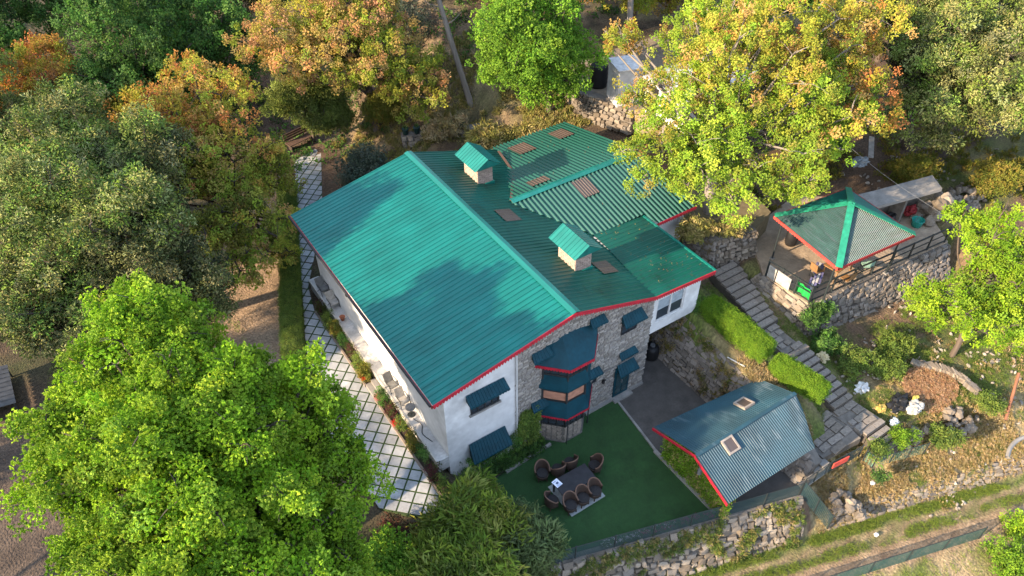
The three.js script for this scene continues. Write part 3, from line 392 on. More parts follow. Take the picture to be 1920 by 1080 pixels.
  // chimneys
  for (const [z0, z1] of [[-2.06, -3.25], [-9.85, -11.1]]) {
    const x0 = 7.66, x1 = 8.5, zm = (z0 + z1) / 2; setSeed(Math.round(-z0 * 10));
    const ch = mesh('chimney', [span(x0 + 0.02, x1 - 0.02, 6.3, 7.95, z1 + 0.02, z0 - 0.02)], mat.mortar, h);
    const bl = []; for (let y = 6.65, r = 0; y < 7.75; y += 0.125, r++) for (const [a, b, fx] of [[x0, x1, 0], [z1, z0, 1]]) for (let u = a + (r % 2 ? 0 : -0.12); u < b - 0.04; u += 0.25) { const c0 = Math.max(a, u), c1 = Math.min(b, u + 0.235); if (c1 - c0 < 0.06) continue; bl.push(fx ? span(x0 - 0.008, x0 + 0.03, y, y + 0.11, c0, c1) : span(c0, c1, y, y + 0.11, z0 - 0.03, z0 + 0.008)); }
    stuff(mesh('brick_facing', bl, mat.brick, ch));
    mesh('flashing', [span(x0 - 0.07, x1 + 0.07, 6.4, 6.86, z1 - 0.07, z0 + 0.07)], mat.roofCap, ch);
    const xm = (x0 + x1) / 2, R = 8.36, E = 7.9, o = 0.32; mesh('chimney_cap', [ribbed(z0 + 0.33, z1 - 0.33, z => V(xm, R, z), z => V(x0 - o, E, z), 0.2, 0.025), ribbed(z0 + 0.33, z1 - 0.33, z => V(xm, R, z), z => V(x1 + o, E, z), 0.2, 0.025)], mat.roofCap, ch);
    mesh('cap_gable', [faces([[V(xm, R - 0.04, z0 + 0.3), V(x0 - o + 0.05, E - 0.02, z0 + 0.3), V(x1 + o - 0.05, E - 0.02, z0 + 0.3)]])], mat.roofCap, ch);
  }
}

{ // fallen leaves on the roofs
  setSeed(640); const l = [], lf = leafClump(2, 0.03, 0.1, 0.07, 0.1, 0.1); for (let i = 0; i < 150; i++) { const k = rnd(); let p; if (k < 0.5) { const x = rr(10.6, 13.4); p = V(x, 6.21 - (x - 10.05) * 0.0694 + 0.05, rr(-4.3, 0.3)); } else if (k < 0.97) { const z = rr(-14, -4.6), x = rr(11, 16); p = V(x, 6.76 - 0.21 * Math.abs(z + 7.9) + 0.1, z); } else { const x = rr(-0.5, 5.6); p = V(x, 7.59 - (5.74 - x) * 0.191 + 0.03, rr(-13, 0.3)); } const c = pick([[0.2, 0.1, 0.045], [0.26, 0.17, 0.06], [0.12, 0.07, 0.035]]); l.push([p, rr(0.4, 0.75), lin(...c), [rr(-0.3, 0.3), rr(0, 6), rr(-0.3, 0.3)]]); } const o = instances('fallen_leaves', lf, leafMat, l); o.userData.label = 'dry leaves scattered over the house roofs'; o.userData.category = 'leaves';
}
// ---------------------------------------------------------------- shed
{
  const s = thing('shed', 'low shed with faded blue ribbed roof and ivy wall beside the lawn', 'shed');
  const rz = 6.0, ryy = 3.2;
  const back = x => mix(3.62, 4.2, (x - 7.8) / 5.6), roofEnd = 13.35;
  mesh('wall', [span(8.55, 8.75, 0, 2.35, 4.1, 7.4), plate([[4.1, 2.351], [7.4, 2.351], [6.0, 2.95]], 0, 0.2).rotateY(-Math.PI / 2).translate(8.75, 0, 0), span(8.751, 11.9, 0, 2.3, 4.1, 4.3), span(8.751, 11.9, 0, 2.3, 6.9, 7.1), span(11.9, 12.1, 0, 2.3, 4.1, 7.1)], mat.mortar, s);
  mesh('roof', ribbed(7.78, roofEnd, x => V(x, ryy + 0.02, rz), x => V(x, 2.42, back(x)), 0.11, 0.016, 0.5), mat.shedRoof, s);
  mesh('front_roof_slope', ribbed(7.7, roofEnd, x => V(x, ryy + 0.02, rz), x => V(x, mix(2.4, 2.9, sm(12.4, 13.35, x)), x > 12.5 ? mix(8.0, 6.35, (x - 12.5) / 0.85) : mix(7.92, 8.02, (x - 7.7) / 4.8)), 0.11, 0.016, 0.5), mat.shedRoof, s);
  mesh('ridge_cap', [beam(V(7.7, ryy + 0.05, rz), V(roofEnd, ryy + 0.05, rz), 0.16, 0.02)], mat.shedRoof, s);
  mesh('barge_board', [trim(V(7.7, 2.43, 3.62), V(7.7, 3.24, rz), 0.13, 0.2, 0.01, 0.04, V(-1, 0, 0)), trim(V(7.66, 3.24, rz), V(7.66, 2.42, 7.94), 0.13, 0.2, 0.01, 0.04, V(-1, 0, 0))], mat.red, s);
  for (const [x, z, y] of [[11.4, 5.05, 2.91], [9.25, 6.33, 3.1]]) { const g = z < rz ? 0.36 : -0.4, fr = mesh('roof_hatch', [box(0.6, 0.1, 0.08, 0, 0, 0.28), box(0.6, 0.1, 0.08, 0, 0, -0.28), box(0.08, 0.1, 0.48, 0.26, 0, 0), box(0.08, 0.1, 0.48, -0.26, 0, 0)], M(lin(0.4, 0.34, 0.28), 0.8), s); fr.position.set(x, y + 0.03, z); fr.rotation.x = g > 0 ? -0.36 : 0.4; mesh('pane', box(0.44, 0.03, 0.48, 0, 0.01, 0), mat.skylight, fr); }
  mesh('chimney_pipe', [bar(V(8.35, 1.4, 5.9), V(8.35, 2.6, 5.9), 0.1, 10)], mat.metalGrey, s);
  setSeed(77); const list = []; for (let i = 0; i < 900; i++) { const z = rr(3.85, 7.55), top = 2.2 + (z < 6 ? (z - 3.8) * 0.2 : (7.6 - z) * 0.28), y = rr(0.05, top); list.push([V(8.52 - rr(0, 0.14), y, z), rr(0.6, 1.1), tint(rnd() < 0.7 ? PAL.hedge : PAL.hay, 1)]); }
  instances('ivy', clumps.ivy, leafMat, list, s);
}

// ---------------------------------------------------------------- gazebo, terrace and what stands on it
const TY = 3.5;
struct(mesh('terrace_floor', slab([[17.62, 0.2], [17.85, 2.75], [27.4, 3.62], [29.5, 0.5], [24, -3.5], [19.4, -2.6], [18.2, -0.6]], 2.9, TY), M(lin(0.4, 0.31, 0.22), 0.95, { map: b2, bumpMap: gb1, bumpScale: 0.03 })));
{
  const g = thing('gazebo', 'open gazebo with weathered pyramid metal roof and red edge boards', 'gazebo');
  const L = V(18.71, 6, -0.82), F = V(18.12, 6, 3.41), R = V(23, 6, 3.81), B = V(23.5, 6, -0.35), A = V(20.83, 7.25, 1.51), lift = 0.03;
  const face = (a, b) => { const e = b.clone().sub(a), len = e.length(), foot = V(A.x, 6, A.z).sub(a).dot(e) / e.lengthSq(), off = A.clone().sub(a.clone().lerp(b, foot)); return ribbed(0, len, t => { const q = t / len, k = q < foot ? q / foot : (1 - q) / (1 - foot); return a.clone().lerp(b, q).addScaledVector(off, Math.max(0.001, k)); }, t => a.clone().lerp(b, t / len), 0.1, 0.02, 0.5); };
  const roof = mesh('roof', [face(L, F), face(F, R)], mat.gazRoof, g); mesh('back_roof', [face(R, B), face(B, L)], mat.roof, g);
  for (const c of [L, F, R, B]) mesh('hip_cap', [beam(c.clone().add(V(0, 0.06, 0)), A.clone().add(V(0, 0.08, 0)), 0.3, 0.03)], mat.gazCap, roof);
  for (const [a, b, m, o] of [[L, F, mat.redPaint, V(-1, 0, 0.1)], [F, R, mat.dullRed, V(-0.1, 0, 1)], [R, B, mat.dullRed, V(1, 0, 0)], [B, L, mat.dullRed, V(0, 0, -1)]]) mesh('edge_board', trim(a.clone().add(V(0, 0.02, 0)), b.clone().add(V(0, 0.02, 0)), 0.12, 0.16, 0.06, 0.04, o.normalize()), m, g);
  for (const [x, z] of [[18.95, -0.45], [18.5, 3.05], [22.65, 3.42], [23.1, -0.05]]) { mesh('post', [bar(V(x, TY, z), V(x, 6.05, z), 0.045, 8)], mat.rail, g); mesh('post_base', box(0.2, 0.05, 0.2, x, TY + 0.025, z), mat.concrete, g); }
  mesh('ceiling_beam', [beam(V(18.95, 6, -0.45), V(18.5, 6, 3.05), 0.06, 0.08), beam(V(18.5, 6, 3.05), V(22.65, 6, 3.42), 0.06, 0.08), beam(V(22.65, 6, 3.42), V(23.1, 6, -0.05), 0.06, 0.08), beam(V(23.1, 6, -0.05), V(18.95, 6, -0.45), 0.06, 0.08)], mat.rail, g);
}
retaining('pale rubble wall under the left edge of the gazebo terrace', V(17.15, 2.3, -0.7), V(17.3, 1.2, 3.35), V(17.6, 3.42, 0.0), V(17.8, 3.42, 2.82), 0.36, 0.24, stoneTones, 0.7);
retaining('long grey rubble wall under the front edge of the gazebo terrace', V(17.32, 1.1, 3.4), V(27.6, 1.5, 4.4), V(17.82, 3.42, 2.84), V(27.4, 3.42, 3.72), 0.36, 0.24, greyTones, 0.7);
function railing(label, a, b, n, panels) {
  const t = thing('railing', label, 'railing', [0, 0, 0]), up = V(0, 0.95, 0);
  for (let i = 0; i <= n; i++) { const p = a.clone().lerp(b, i / n); mesh('post', box(0.07, 1, 0.07, p.x, p.y + 0.5, p.z), mat.rail, t); }
  mesh('top_rail', beam(a.clone().add(up), b.clone().add(up), 0.07, 0.05), mat.rail, t); mesh('middle_rail', beam(a.clone().add(V(0, 0.55, 0)), b.clone().add(V(0, 0.55, 0)), 0.04, 0.04), mat.rail, t); mesh('bottom_rail', beam(a.clone().add(V(0, 0.1, 0)), b.clone().add(V(0, 0.1, 0)), 0.05, 0.04), mat.rail, t);
  return t;
}
railing('dark metal railing along the left edge of the gazebo terrace', V(17.68, TY, 0.3), V(17.92, TY, 2.72), 3);
railing('long dark metal railing along the front of the gazebo terrace', V(18.0, TY, 2.74), V(27.2, TY, 3.55), 7);
tag(mesh('board_panel', [span(17.6, 17.64, 3.62, 4.3, 0.4, 0.85), span(17.63, 17.67, 3.62, 4.3, 0.9, 1.7)], M(lin(0.5, 0.48, 0.43), 0.8)), 'pale grey board panels fixed to the terrace railing corner', 'panel');
{ // green wavy cloth hung inside the corner
  const g = new THREE.PlaneGeometry(1.0, 0.55, 24, 6), p = g.attributes.position; for (let i = 0; i < p.count; i++) p.setZ(i, 0.06 * Math.sin(p.getX(i) * 16) * (0.4 + 0.6 * (0.5 - p.getY(i)))); g.computeVertexNormals(); g.rotateY(Math.PI / 2 - 0.1).translate(18.0, 3.85, 2.2);
  tag(mesh('green_cloth', g, M(lin(0.01, 0.42, 0.07), 0.6)), 'bright green rippled cloth hanging at the terrace railing corner', 'cloth');
}
function simpleChair(label, pos, turn, m, group) { const t = thing('folding_chair', label, 'chair', pos, turn, group); mesh('seat', box(0.42, 0.04, 0.4, 0, 0.44, 0), m, t); mesh('backrest', box(0.42, 0.4, 0.03, 0, 0.75, -0.2).rotateX(-0.1), m, t); for (const [x, z] of [[-0.18, -0.18], [0.18, -0.18], [-0.18, 0.18], [0.18, 0.18]]) mesh('leg', bar(V(x, 0, z), V(x, 0.44, z), 0.018), mat.rail, t); return t; }
{
  const w = thing('wooden_table', 'orange-brown wooden table under the gazebo roof edge', 'table', [20.6, TY, 2.1], 0.1); mesh('tabletop', box(1.5, 0.05, 0.8, 0, 0.74, 0), mat.wood, w); for (const [x, z] of [[-0.68, -0.33], [0.68, -0.33], [-0.68, 0.33], [0.68, 0.33]]) mesh('leg', box(0.06, 0.72, 0.06, x, 0.36, z), mat.wood, w);
  simpleChair('wooden slat chair at the left end of the gazebo table', [19.6, TY, 1.65], 1.5, mat.wood); simpleChair('wooden slat chair in front of the gazebo table', [20.3, TY, 2.85], 3.1, mat.wood);
  simpleChair('pale green plastic chair beside the gazebo front post', [21.9, TY, 2.75], 2.6, M(lin(0.3, 0.5, 0.4), 0.5));
  for (const [x, z, d] of [[18.75, 2.15, 'nearest the green cloth'], [19.35, 1.98, 'in the middle of three'], [19.9, 1.55, 'nearest the wooden table']]) { const b = thing('low_bench', 'low blue-white striped bench ' + d, 'bench', [x, TY, z], 0.5, 'striped benches on the terrace'); mesh('seat', [box(0.9, 0.03, 0.1, 0, 0.33, -0.13), box(0.9, 0.03, 0.1, 0, 0.33, 0.13)], M(lin(0.2, 0.2, 0.4), 0.6), b); mesh('middle_slat', box(0.9, 0.03, 0.1, 0, 0.332, 0), M(lin(0.7, 0.7, 0.72), 0.6), b); for (const k of [-0.38, 0.38]) mesh('leg', box(0.05, 0.315, 0.3, k, 0.158, 0), mat.rail, b); }
  const bar1 = thing('barrel', 'dark plastic barrel at the back left of the gazebo terrace', 'barrel', [20.6, TY, -0.75]); mesh('drum', new THREE.LatheGeometry([[0, 0], [0.26, 0], [0.3, 0.15], [0.31, 0.45], [0.3, 0.75], [0.25, 0.9], [0, 0.9]].map(p => new THREE.Vector2(...p)), 16), mat.dark, bar1); mesh('lid', new THREE.CylinderGeometry(0.27, 0.27, 0.05, 16).translate(0, 0.925, 0), mat.rail, bar1);
  const pl = thing('planter_pot', 'cream planter pot beside the dark barrel on the terrace', 'pot', [21.35, TY, -0.55]); mesh('pot', new THREE.LatheGeometry([[0, 0], [0.16, 0], [0.22, 0.35], [0.25, 0.36], [0.22, 0.38], [0, 0.34]].map(p => new THREE.Vector2(...p)), 14), mat.canvas, pl);
}
// wall and bank below the big golden tree
retaining('stone wall of the grassy bank behind the right end of the house', V(16.0, 2.9, -3.7), V(16.3, 3.0, -1.7), V(16.1, 4.75, -3.9), V(16.3, 4.75, -1.95), 0.34, 0.2, greyTones, 0.6);
retaining('stone wall of the grassy bank left of the gazebo steps', V(16.32, 3.0, -1.66), V(18.6, 3.2, -1.1), V(16.32, 4.75, -1.95), V(18.6, 4.75, -1.45), 0.34, 0.2, stoneTones, 0.6);
struct(mesh('bank', slab([[16.2, -2.1], [18.6, -1.6], [20.4, -2.2], [21.5, -6], [16, -6]], 2.5, 4.7), M(lin(0.2, 0.16, 0.085), 1)));
// big retaining wall beside the court
{
  const t = thing('retaining_wall', 'tall mossy coursed stone wall rising from the concrete court', 'wall');
  const bl = V(12.28, -0.05, 8.1), br = V(12.28, -0.05, -4.6), tl = V(13.0, 0.8, 8.1), tr = V(13.05, 3.35, -4.6), mid = V(12.28, -0.05, 6.2), midT = V(13.1, 2.05, 6.0);
  const back = V(0.4, 0, 0); for (const [a, b, c, d] of [[bl, mid, tl, midT], [mid, br, midT, tr]]) mesh('backing', prism([a, b, b.clone().add(back), a.clone().add(back)].map(p => p.clone().add(V(0.06, 0, 0))), [c, d, d.clone().add(back), c.clone().add(back)].map(p => p.clone().add(V(0.06, 0, 0)))), mat.mortar, t);
  setSeed(55); stoneFace(t, mid, br, midT, tr, 0.3, 0.19, 0.16, greyTones, 260); stoneFace(t, bl, mid, tl, midT, 0.3, 0.19, 0.16, greyTones, 40);
  const list = []; for (let i = 0; i < 340; i++) { const z = rr(-3.5, 3.4), v = rr(0.05, 1); if (fbm(z * 0.7, v * 2.5, 3) < 0.0) continue; list.push([V(mix(12.26, 13.0, v) - 0.08, mix(0, 2.9, v), z), rr(0.4, 0.85), tint(rnd() < 0.5 ? PAL.straw : PAL.olive, 0.7)]); } instances('moss_and_dry_grass', clumps.fern, leafMat, list, t);
}
tag(mesh('white_pole', bar(V(13.0, 2.6, 2.6), V(13.1, 2.75, 3.5), 0.03), mat.trimWhite), 'short white pipe lying on the mossy wall above the shed', 'pipe');
// wall under the mesh fence, in two runs
{
  const P = (s, q, y) => V(1.4 + 0.955 * q - 0.296 * s, y, 5.15 + 0.296 * q + 0.955 * s);
  setSeed(61); retaining('rough rubble wall below the lawn mesh fence', P(0.95, -0.5, -2.2), P(0.95, 11.2, -2.2), P(0.12, -0.5, 0), P(0.12, 11.2, 0), 0.38, 0.28, stoneTones, 0.6);
  setSeed(63); retaining('low dry-stone edge under the straw slope above the dirt track', P(0.84, 12.5, -2.15), P(0.84, 23, -2.15), P(0.42, 12.5, -1.3), P(0.42, 23, -1.3), 0.34, 0.2, stoneTones, 0.4, 200);
  const fence = (label, pts, h, m, n) => { const t = thing('mesh_fence', label, 'fence'); for (let k = 0; k < pts.length - 1; k++) { const a = pts[k], b = pts[k + 1], steps = n[k]; for (let i = k ? 1 : 0; i <= steps; i++) { const p = a.clone().lerp(b, i / steps); mesh('post', bar(p, p.clone().add(V(0, h + 0.05, 0)), 0.03), mat.rail, t); } const g = faces([[a, b, b.clone().add(V(0, h, 0)), a.clone().add(V(0, h, 0))]]); mesh('mesh_panel', g, m, t); mesh('top_wire', bar(a.clone().add(V(0, h, 0)), b.clone().add(V(0, h, 0)), 0.015, 4), mat.rail, t); } return t; };
  fence('dark teal mesh fence along the lawn edge above the rubble wall', [P(0.02, -0.6, 0), P(0.02, 11.0, 0)], 0.85, mat.net, [7]);
  fence('dark mesh fence running downhill from the lawn fence corner', [P(0.02, 11.06, 0), P(0.9, 12.4, -1.9)], 1.0, mat.net, [2]);
  fence('dark mesh fence beside the steps behind the shed', [V(12.2, 0.1, 8.35), V(13.4, 0.35, 8.45), V(15.2, 0.5, 8.7)], 0.75, mat.net, [2, 2]);
  fence('thin green wire fence above the dry grass slope', [V(15.3, 0.35, 8.9), V(15.5, 0.15, 9.3), V(17.9, 0.25, 10.1)], 0.7, new THREE.MeshStandardMaterial({ color: lin(0.1, 0.3, 0.22), roughness: 0.7, side: THREE.DoubleSide, alphaMap: withRep(toneTex((u, v) => ((u * 4) % 1 < 0.07 || (v * 4) % 1 < 0.07) ? 0.95 : 0.1, 128, false), 2), alphaTest: 0.5 }), [1, 3]);
  fence('dark green mesh fence along the lower side of the dirt track', [P(3.05, 7.5, -2.2), P(3.05, 18.5, -2.2)], 0.95, mat.netGreen, [6]);
  tag(mesh('red_sign', box(0.85, 0.34, 0.04).rotateY(-0.12).translate(13.95, 0.95, 8.62), M(lin(0.8, 0.09, 0.06), 0.6)), 'red rectangular panel hung on the dark mesh fence by the steps', 'panel');
  // flowers along the lawn fence
  setSeed(66); for (let k = 0; k < 3; k++) { const q = [4.6, 6.3, 3.0][k], list = []; const c = P(-0.12, q, 0.05), t = thing('flower_bed', ['magenta and white flowers in the middle of the lawn fence', 'pink flowers at the right end of the lawn fence', 'white and pink flowers at the left of the lawn fence'][k], 'flowers', [c.x, c.y, c.z], -0.3); for (let i = 0; i < 130; i++) list.push([V(rr(-0.8, 0.8), rr(0, 0.2), rr(-0.1, 0.1)), rr(0.35, 0.6), tint(PAL.weed, 0.7)]); instances('foliage', clumps.small, leafMat, list, t); const fl = []; for (let i = 0; i < 60; i++) fl.push([V(rr(-0.8, 0.8), rr(0.15, 0.3), rr(-0.12, 0.12)), rr(0.2, 0.4), k === 2 || (k === 0 && rnd() < 0.35) ? lin(0.7, 0.6, 0.68) : lin(0.5, 0.03, 0.2)]); instances('petals', clumps.small, leafMat, fl, t); }
}
// ---------------------------------------------------------------- stairs
{
  setSeed(71); const flight = (label, n, z0, z1, y0, y1, xl, xr, name = 'stone_stairs') => {
    const t = thing(name, label, 'stairs'); const dz = (z1 - z0) / n;
    for (let i = 0; i < n; i++) { const za = z0 + i * dz, y = mix(y0, y1, (i + 1) / n), xa = mix(xl[0], xl[1], i / n), xb = mix(xr[0], xr[1], i / n); const st = mesh('step', span(xa, xb, y - 0.55, y - 0.07, Math.min(za, za + dz), Math.max(za, za + dz)), mat.riser, t); let x = xa; while (x < xb - 0.2) { const w = Math.min(rr(0.5, 1.0), xb - x), sl = box(w - 0.025, 0.1, Math.abs(dz) - 0.07, x + w / 2, y - 0.01 + rr(-0.012, 0.012), za + dz / 2); mesh('slab', sl, pick(stepTones), st); x += w; } }
    return t;
  };
  flight('straight flight of stone steps beside the lower hedge', 9, 6.75, 3.9, 1.15, 2.5, [15.75, 15.25], [17.0, 16.6]);
  flight('short flight of stone steps below the paved landing', 4, 9.3, 8.1, 0.35, 1.05, [16.15, 15.85], [17.35, 17.15]);
  flight('wide worn stone steps rising between house corner and gazebo', 10, 2.3, -1.4, 2.7, 3.5, [15.45, 15.7], [16.6, 17.4]);
  const land = (label, poly, y, n = 22) => { const t = thing('paved_landing', label, 'paving'); mesh('bed', slab(poly, y - 0.5, y - 0.05), mat.mortar, t); const xs = poly.map(p => p[0]), zs = poly.map(p => p[1]), x0 = Math.min(...xs), x1 = Math.max(...xs); const inside = (x, z) => { let c = false; for (let i = 0, j = poly.length - 1; i < poly.length; j = i++) { const [a, b] = poly[i], [d, e] = poly[j]; if ((b > z) !== (e > z) && x < (d - a) * (z - b) / (e - b) + a) c = !c; } return c; }; for (let z = Math.min(...zs) + 0.16; z < Math.max(...zs); z += 0.34) { let x = x0 + rr(0, 0.2); while (x < x1) { const w = rr(0.35, 0.75); if (inside(x + w * 0.3, z) && inside(x + w * 0.7, z) && rnd() < 0.85) { const sl = mesh('slab', box(w - rr(0.03, 0.09), 0.09, 0.31 - rr(0, 0.06), 0, 0, 0), pick(stepTones), t); sl.position.set(x + w / 2, y - 0.02 + rr(-0.02, 0.02), z + rr(-0.02, 0.02)); sl.rotation.set(rr(-0.03, 0.03), rr(-0.08, 0.08), rr(-0.03, 0.03)); }; x += w; } } return t; };
  land('paved stone landing between the two flights of steps', [[15.6, 6.75], [17.05, 6.75], [17.2, 8.12], [15.8, 8.2]], 1.1);
  land('paved stone strip along the upper side of the hedges', [[15.3, 2.3], [16.35, 2.3], [16.35, 3.9], [15.3, 3.9]], 2.6);
  const ramp = land('sloping paved ramp of long stone slabs behind the shed', [[-1.0, -0.85], [1.1, -0.7], [0.9, 0.95], [-1.0, 0.6]], 0); ramp.position.set(14.75, 0.85, 7.35); ramp.rotation.z = 0.22;
  const low = thing('stone_stairs', 'low concrete steps under the right end of the shed roof', 'stairs'); for (let i = 0; i < 4; i++) mesh('step', span(12.25 + i * 0.42, 12.66 + i * 0.42, -0.2, 0.12 + i * 0.12, 7.55, 8.3), mat.concrete, low);
  setSeed(73); retaining('stone side wall of the paved ramp behind the shed', V(12.9, -0.1, 7.55), V(12.75, -0.1, 6.1), V(13.3, 1.3, 7.35), V(13.1, 2.0, 6.1), 0.3, 0.2, greyTones, 0.5);
}
// hedges
function hedge(label, a, b, w, h, y, pal, n, seedN, group, size = 0.75) {
  setSeed(seedN); const d = V(b[0] - a[0], 0, b[1] - a[1]), L = d.length(), t = thing('hedge', label, 'hedge', [a[0], y, a[1]], Math.atan2(-d.z, d.x), group), list = [];
  mesh('branches', [box(L - 0.3, h - 0.25, w - 0.3, L / 2, (h - 0.25) / 2, 0)], M(lin(0.03, 0.045, 0.012), 1), t);
  for (let i = 0; i < n; i++) { const u = rr(0, L), v = rr(-1, 1), f = rnd(), edge = Math.min(1, Math.min(u, L - u) / 0.3 * 0.5 + 0.5), k = 0.2 * fbm(u * 2.4, v * 1.5, seedN); let p; if (f < 0.5) p = V(u, h * (1 - 0.25 * v * v * v * v) * mix(0.85, 1, edge) + k - rr(0, 0.12), v * w / 2); else if (f < 0.9) p = V(u, rr(0.05, h * 0.92), (v > 0 ? 1 : -1) * (w / 2 - rr(0, 0.1) + k) * edge); else p = V(v > 0 ? rr(-0.05, 0.1) : L - rr(-0.05, 0.1), rr(0.05, h * 0.9), rr(-0.45, 0.45) * w); list.push([p, size * rr(0.7, 1.2), tint(pal, 1)]); }
  instances('foliage', clumps.small, leafMat, list, t); return t;
}
hedge('upper clipped bright green hedge right of the house corner', [13.95, 0.15], [13.95, 3.8], 1.0, 1.0, 2.95, PAL.hedge, 2900, 81);
setSeed(84);
hedge('lower clipped bright green hedge beside the straight stone steps', [14.3, 4.15], [14.65, 6.55], 0.88, 0.9, 2.4, PAL.hedge, 2100, 82);
hedge('long clipped green hedge between driveway and paved path', [-3.25, -8.7], [1.7, -22.2], 0.95, 1.2, 1.5, PAL.weed, 4200, 83);

// ---------------------------------------------------------------- garden table and chairs
{
  const t = thing('dining_table', 'long dark rectangular dining table on the green lawn', 'table', [4.2, 0.02, 2.98], -0.03); mesh('tabletop', [box(1.68, 0.05, 0.86, 0, 0.73, 0)], mat.tableTop, t); mesh('apron', [box(1.5, 0.1, 0.05, 0, 0.65, 0.36), box(1.5, 0.1, 0.05, 0, 0.65, -0.36)], mat.tableTop, t); for (const [x, z] of [[-0.76, -0.36], [0.76, -0.36], [-0.76, 0.36], [0.76, 0.36]]) mesh('leg', box(0.07, 0.7, 0.07, x, 0.35, z), mat.tableTop, t);
  tag(mesh('floor_mat', box(1.75, 0.015, 1.7, 4.25, 0.029, 3.12), M(lin(0.42, 0.45, 0.44), 0.9)), 'pale grey mat under the garden dining table', 'mat');
  const pap = document.createElement('canvas'); pap.width = pap.height = 64; const cx = pap.getContext('2d'); cx.fillStyle = '#dfe4f2'; cx.fillRect(0, 0, 64, 64); cx.fillStyle = '#8f9bb5'; cx.fillRect(8, 10, 30, 6); cx.fillStyle = '#4a5a78'; cx.fillRect(20, 24, 26, 18); cx.fillStyle = '#9aa6c0'; for (const y of [46, 52, 58]) cx.fillRect(8, y, 46, 3); const pt = new THREE.CanvasTexture(pap); pt.colorSpace = THREE.SRGBColorSpace;
  tag(mesh('paper_sheet', new THREE.BoxGeometry(0.3, 0.008, 0.36).rotateY(0.15).translate(3.5, 0.781, 2.72), M(lin(1, 1, 1), 0.7, { map: pt })), 'printed white sheet at the left end of the garden table', 'paper');
  const arc = (r0, r1, h0, h1, n = 14) => { const g = [], pt2 = (a, r, y) => V(Math.cos(a) * r, y, Math.sin(a) * r), top = a => mix(0.62, h1, Math.pow(Math.max(0, Math.sin(a)), 0.7)); for (let i = 0; i < n; i++) { const a = -0.35 + (Math.PI + 0.7) * i / n, b = -0.35 + (Math.PI + 0.7) * (i + 1) / n, ta = top(a), tb = top(b); g.push([pt2(a, r1, h0), pt2(b, r1, h0), pt2(b, r1 + 0.04, tb), pt2(a, r1 + 0.04, ta)], [pt2(a, r0, h0), pt2(a, r0 + 0.03, ta), pt2(b, r0 + 0.03, tb), pt2(b, r0, h0)], [pt2(a, r0 + 0.03, ta), pt2(a, r1 + 0.04, ta), pt2(b, r1 + 0.04, tb), pt2(b, r0 + 0.03, tb)]); } return faces(g); };
  const proto = thing('wicker_chair', '', 'chair', [0, 0.02, 0], 0, 'wicker chairs round the garden table');
  mesh('backrest', arc(0.25, 0.31, 0.3, 0.92), mat.wicker, proto); mesh('seat', new THREE.CylinderGeometry(0.29, 0.25, 0.22, 18).translate(0, 0.3, 0), mat.wicker, proto); mesh('cushion', new THREE.CylinderGeometry(0.24, 0.25, 0.07, 18).translate(0, 0.44, -0.02), mat.cushion, proto); mesh('rim', new THREE.TubeGeometry(new THREE.CatmullRomCurve3(Array.from({ length: 11 }, (_, i) => { const a = -0.35 + (Math.PI + 0.7) * i / 10; return V(Math.cos(a) * 0.32, mix(0.62, 0.92, Math.pow(Math.max(0, Math.sin(a)), 0.7)) + 0.01, Math.sin(a) * 0.32); })), 24, 0.028, 6), M(lin(0.2, 0.11, 0.07), 0.7), proto); for (const [x, z] of [[-0.18, -0.18], [0.18, -0.18], [-0.18, 0.18], [0.18, 0.18]]) mesh('leg', bar(V(x, 0, z), V(x, 0.2, z), 0.025), mat.wicker, proto);
  [[3.42, 1.78, 2.7, 'standing apart at the far left of the garden table'], [4.08, 2.0, 3.14, 'on the far side, left of two'], [4.72, 2.02, 3.1, 'on the far side, right of two'], [5.52, 2.72, 1.9, 'at the right end of the garden table'], [3.5, 3.68, 0.1, 'on the near side, leftmost of three'], [4.12, 3.7, 0, 'on the near side, middle of three'], [4.74, 3.72, -0.1, 'on the near side, rightmost of three'], [2.98, 3.1, -1.5, 'at the left end, half under the bamboo']].forEach(([x, z, r, d], i) => { const c = i ? proto.clone() : proto; if (i) { c.name = numbered('wicker_chair'); c.userData = { ...proto.userData }; scene.add(c); } c.position.set(x, 0.02, z); c.rotation.y = r; c.userData.label = 'brown wicker chair ' + d; });
}
// veranda furniture
function recliner(label, z, turn, m) { const t = thing('veranda_chair', label, 'chair', [-0.26, 2.2, z], turn); t.scale.setScalar(0.82); mesh('seat', box(0.5, 0.04, 0.5, 0, 0.36, 0.05), m, t); const b = mesh('backrest', box(0.5, 0.6, 0.03, 0, 0.3, 0), m, t); b.position.set(0, 0.36, -0.2); b.rotation.x = -0.45; for (const x of [-0.27, 0.27]) { mesh('frame', [bar(V(x, 0, 0.3), V(x, 0.58, 0.2), 0.018), bar(V(x, 0, -0.3), V(x, 0.58, 0.2), 0.018), bar(V(x, 0.58, 0.25), V(x, 0.58, -0.28), 0.02)], mat.rail, t); } return t; }
const sling = M(lin(0.22, 0.22, 0.21), 0.8), sling2 = M(lin(0.5, 0.47, 0.42), 0.8);
recliner('dark grey sling chair at the front end of the veranda', -4.5, 0.12, sling); recliner('pale sling chair beside the dark one on the veranda', -3.45, 0.05, sling2); recliner('dark grey sling chair at the back end of the veranda', -12.1, 0.12, sling); recliner('pale sling chair second from the back of the veranda', -10.85, 0.05, sling2);
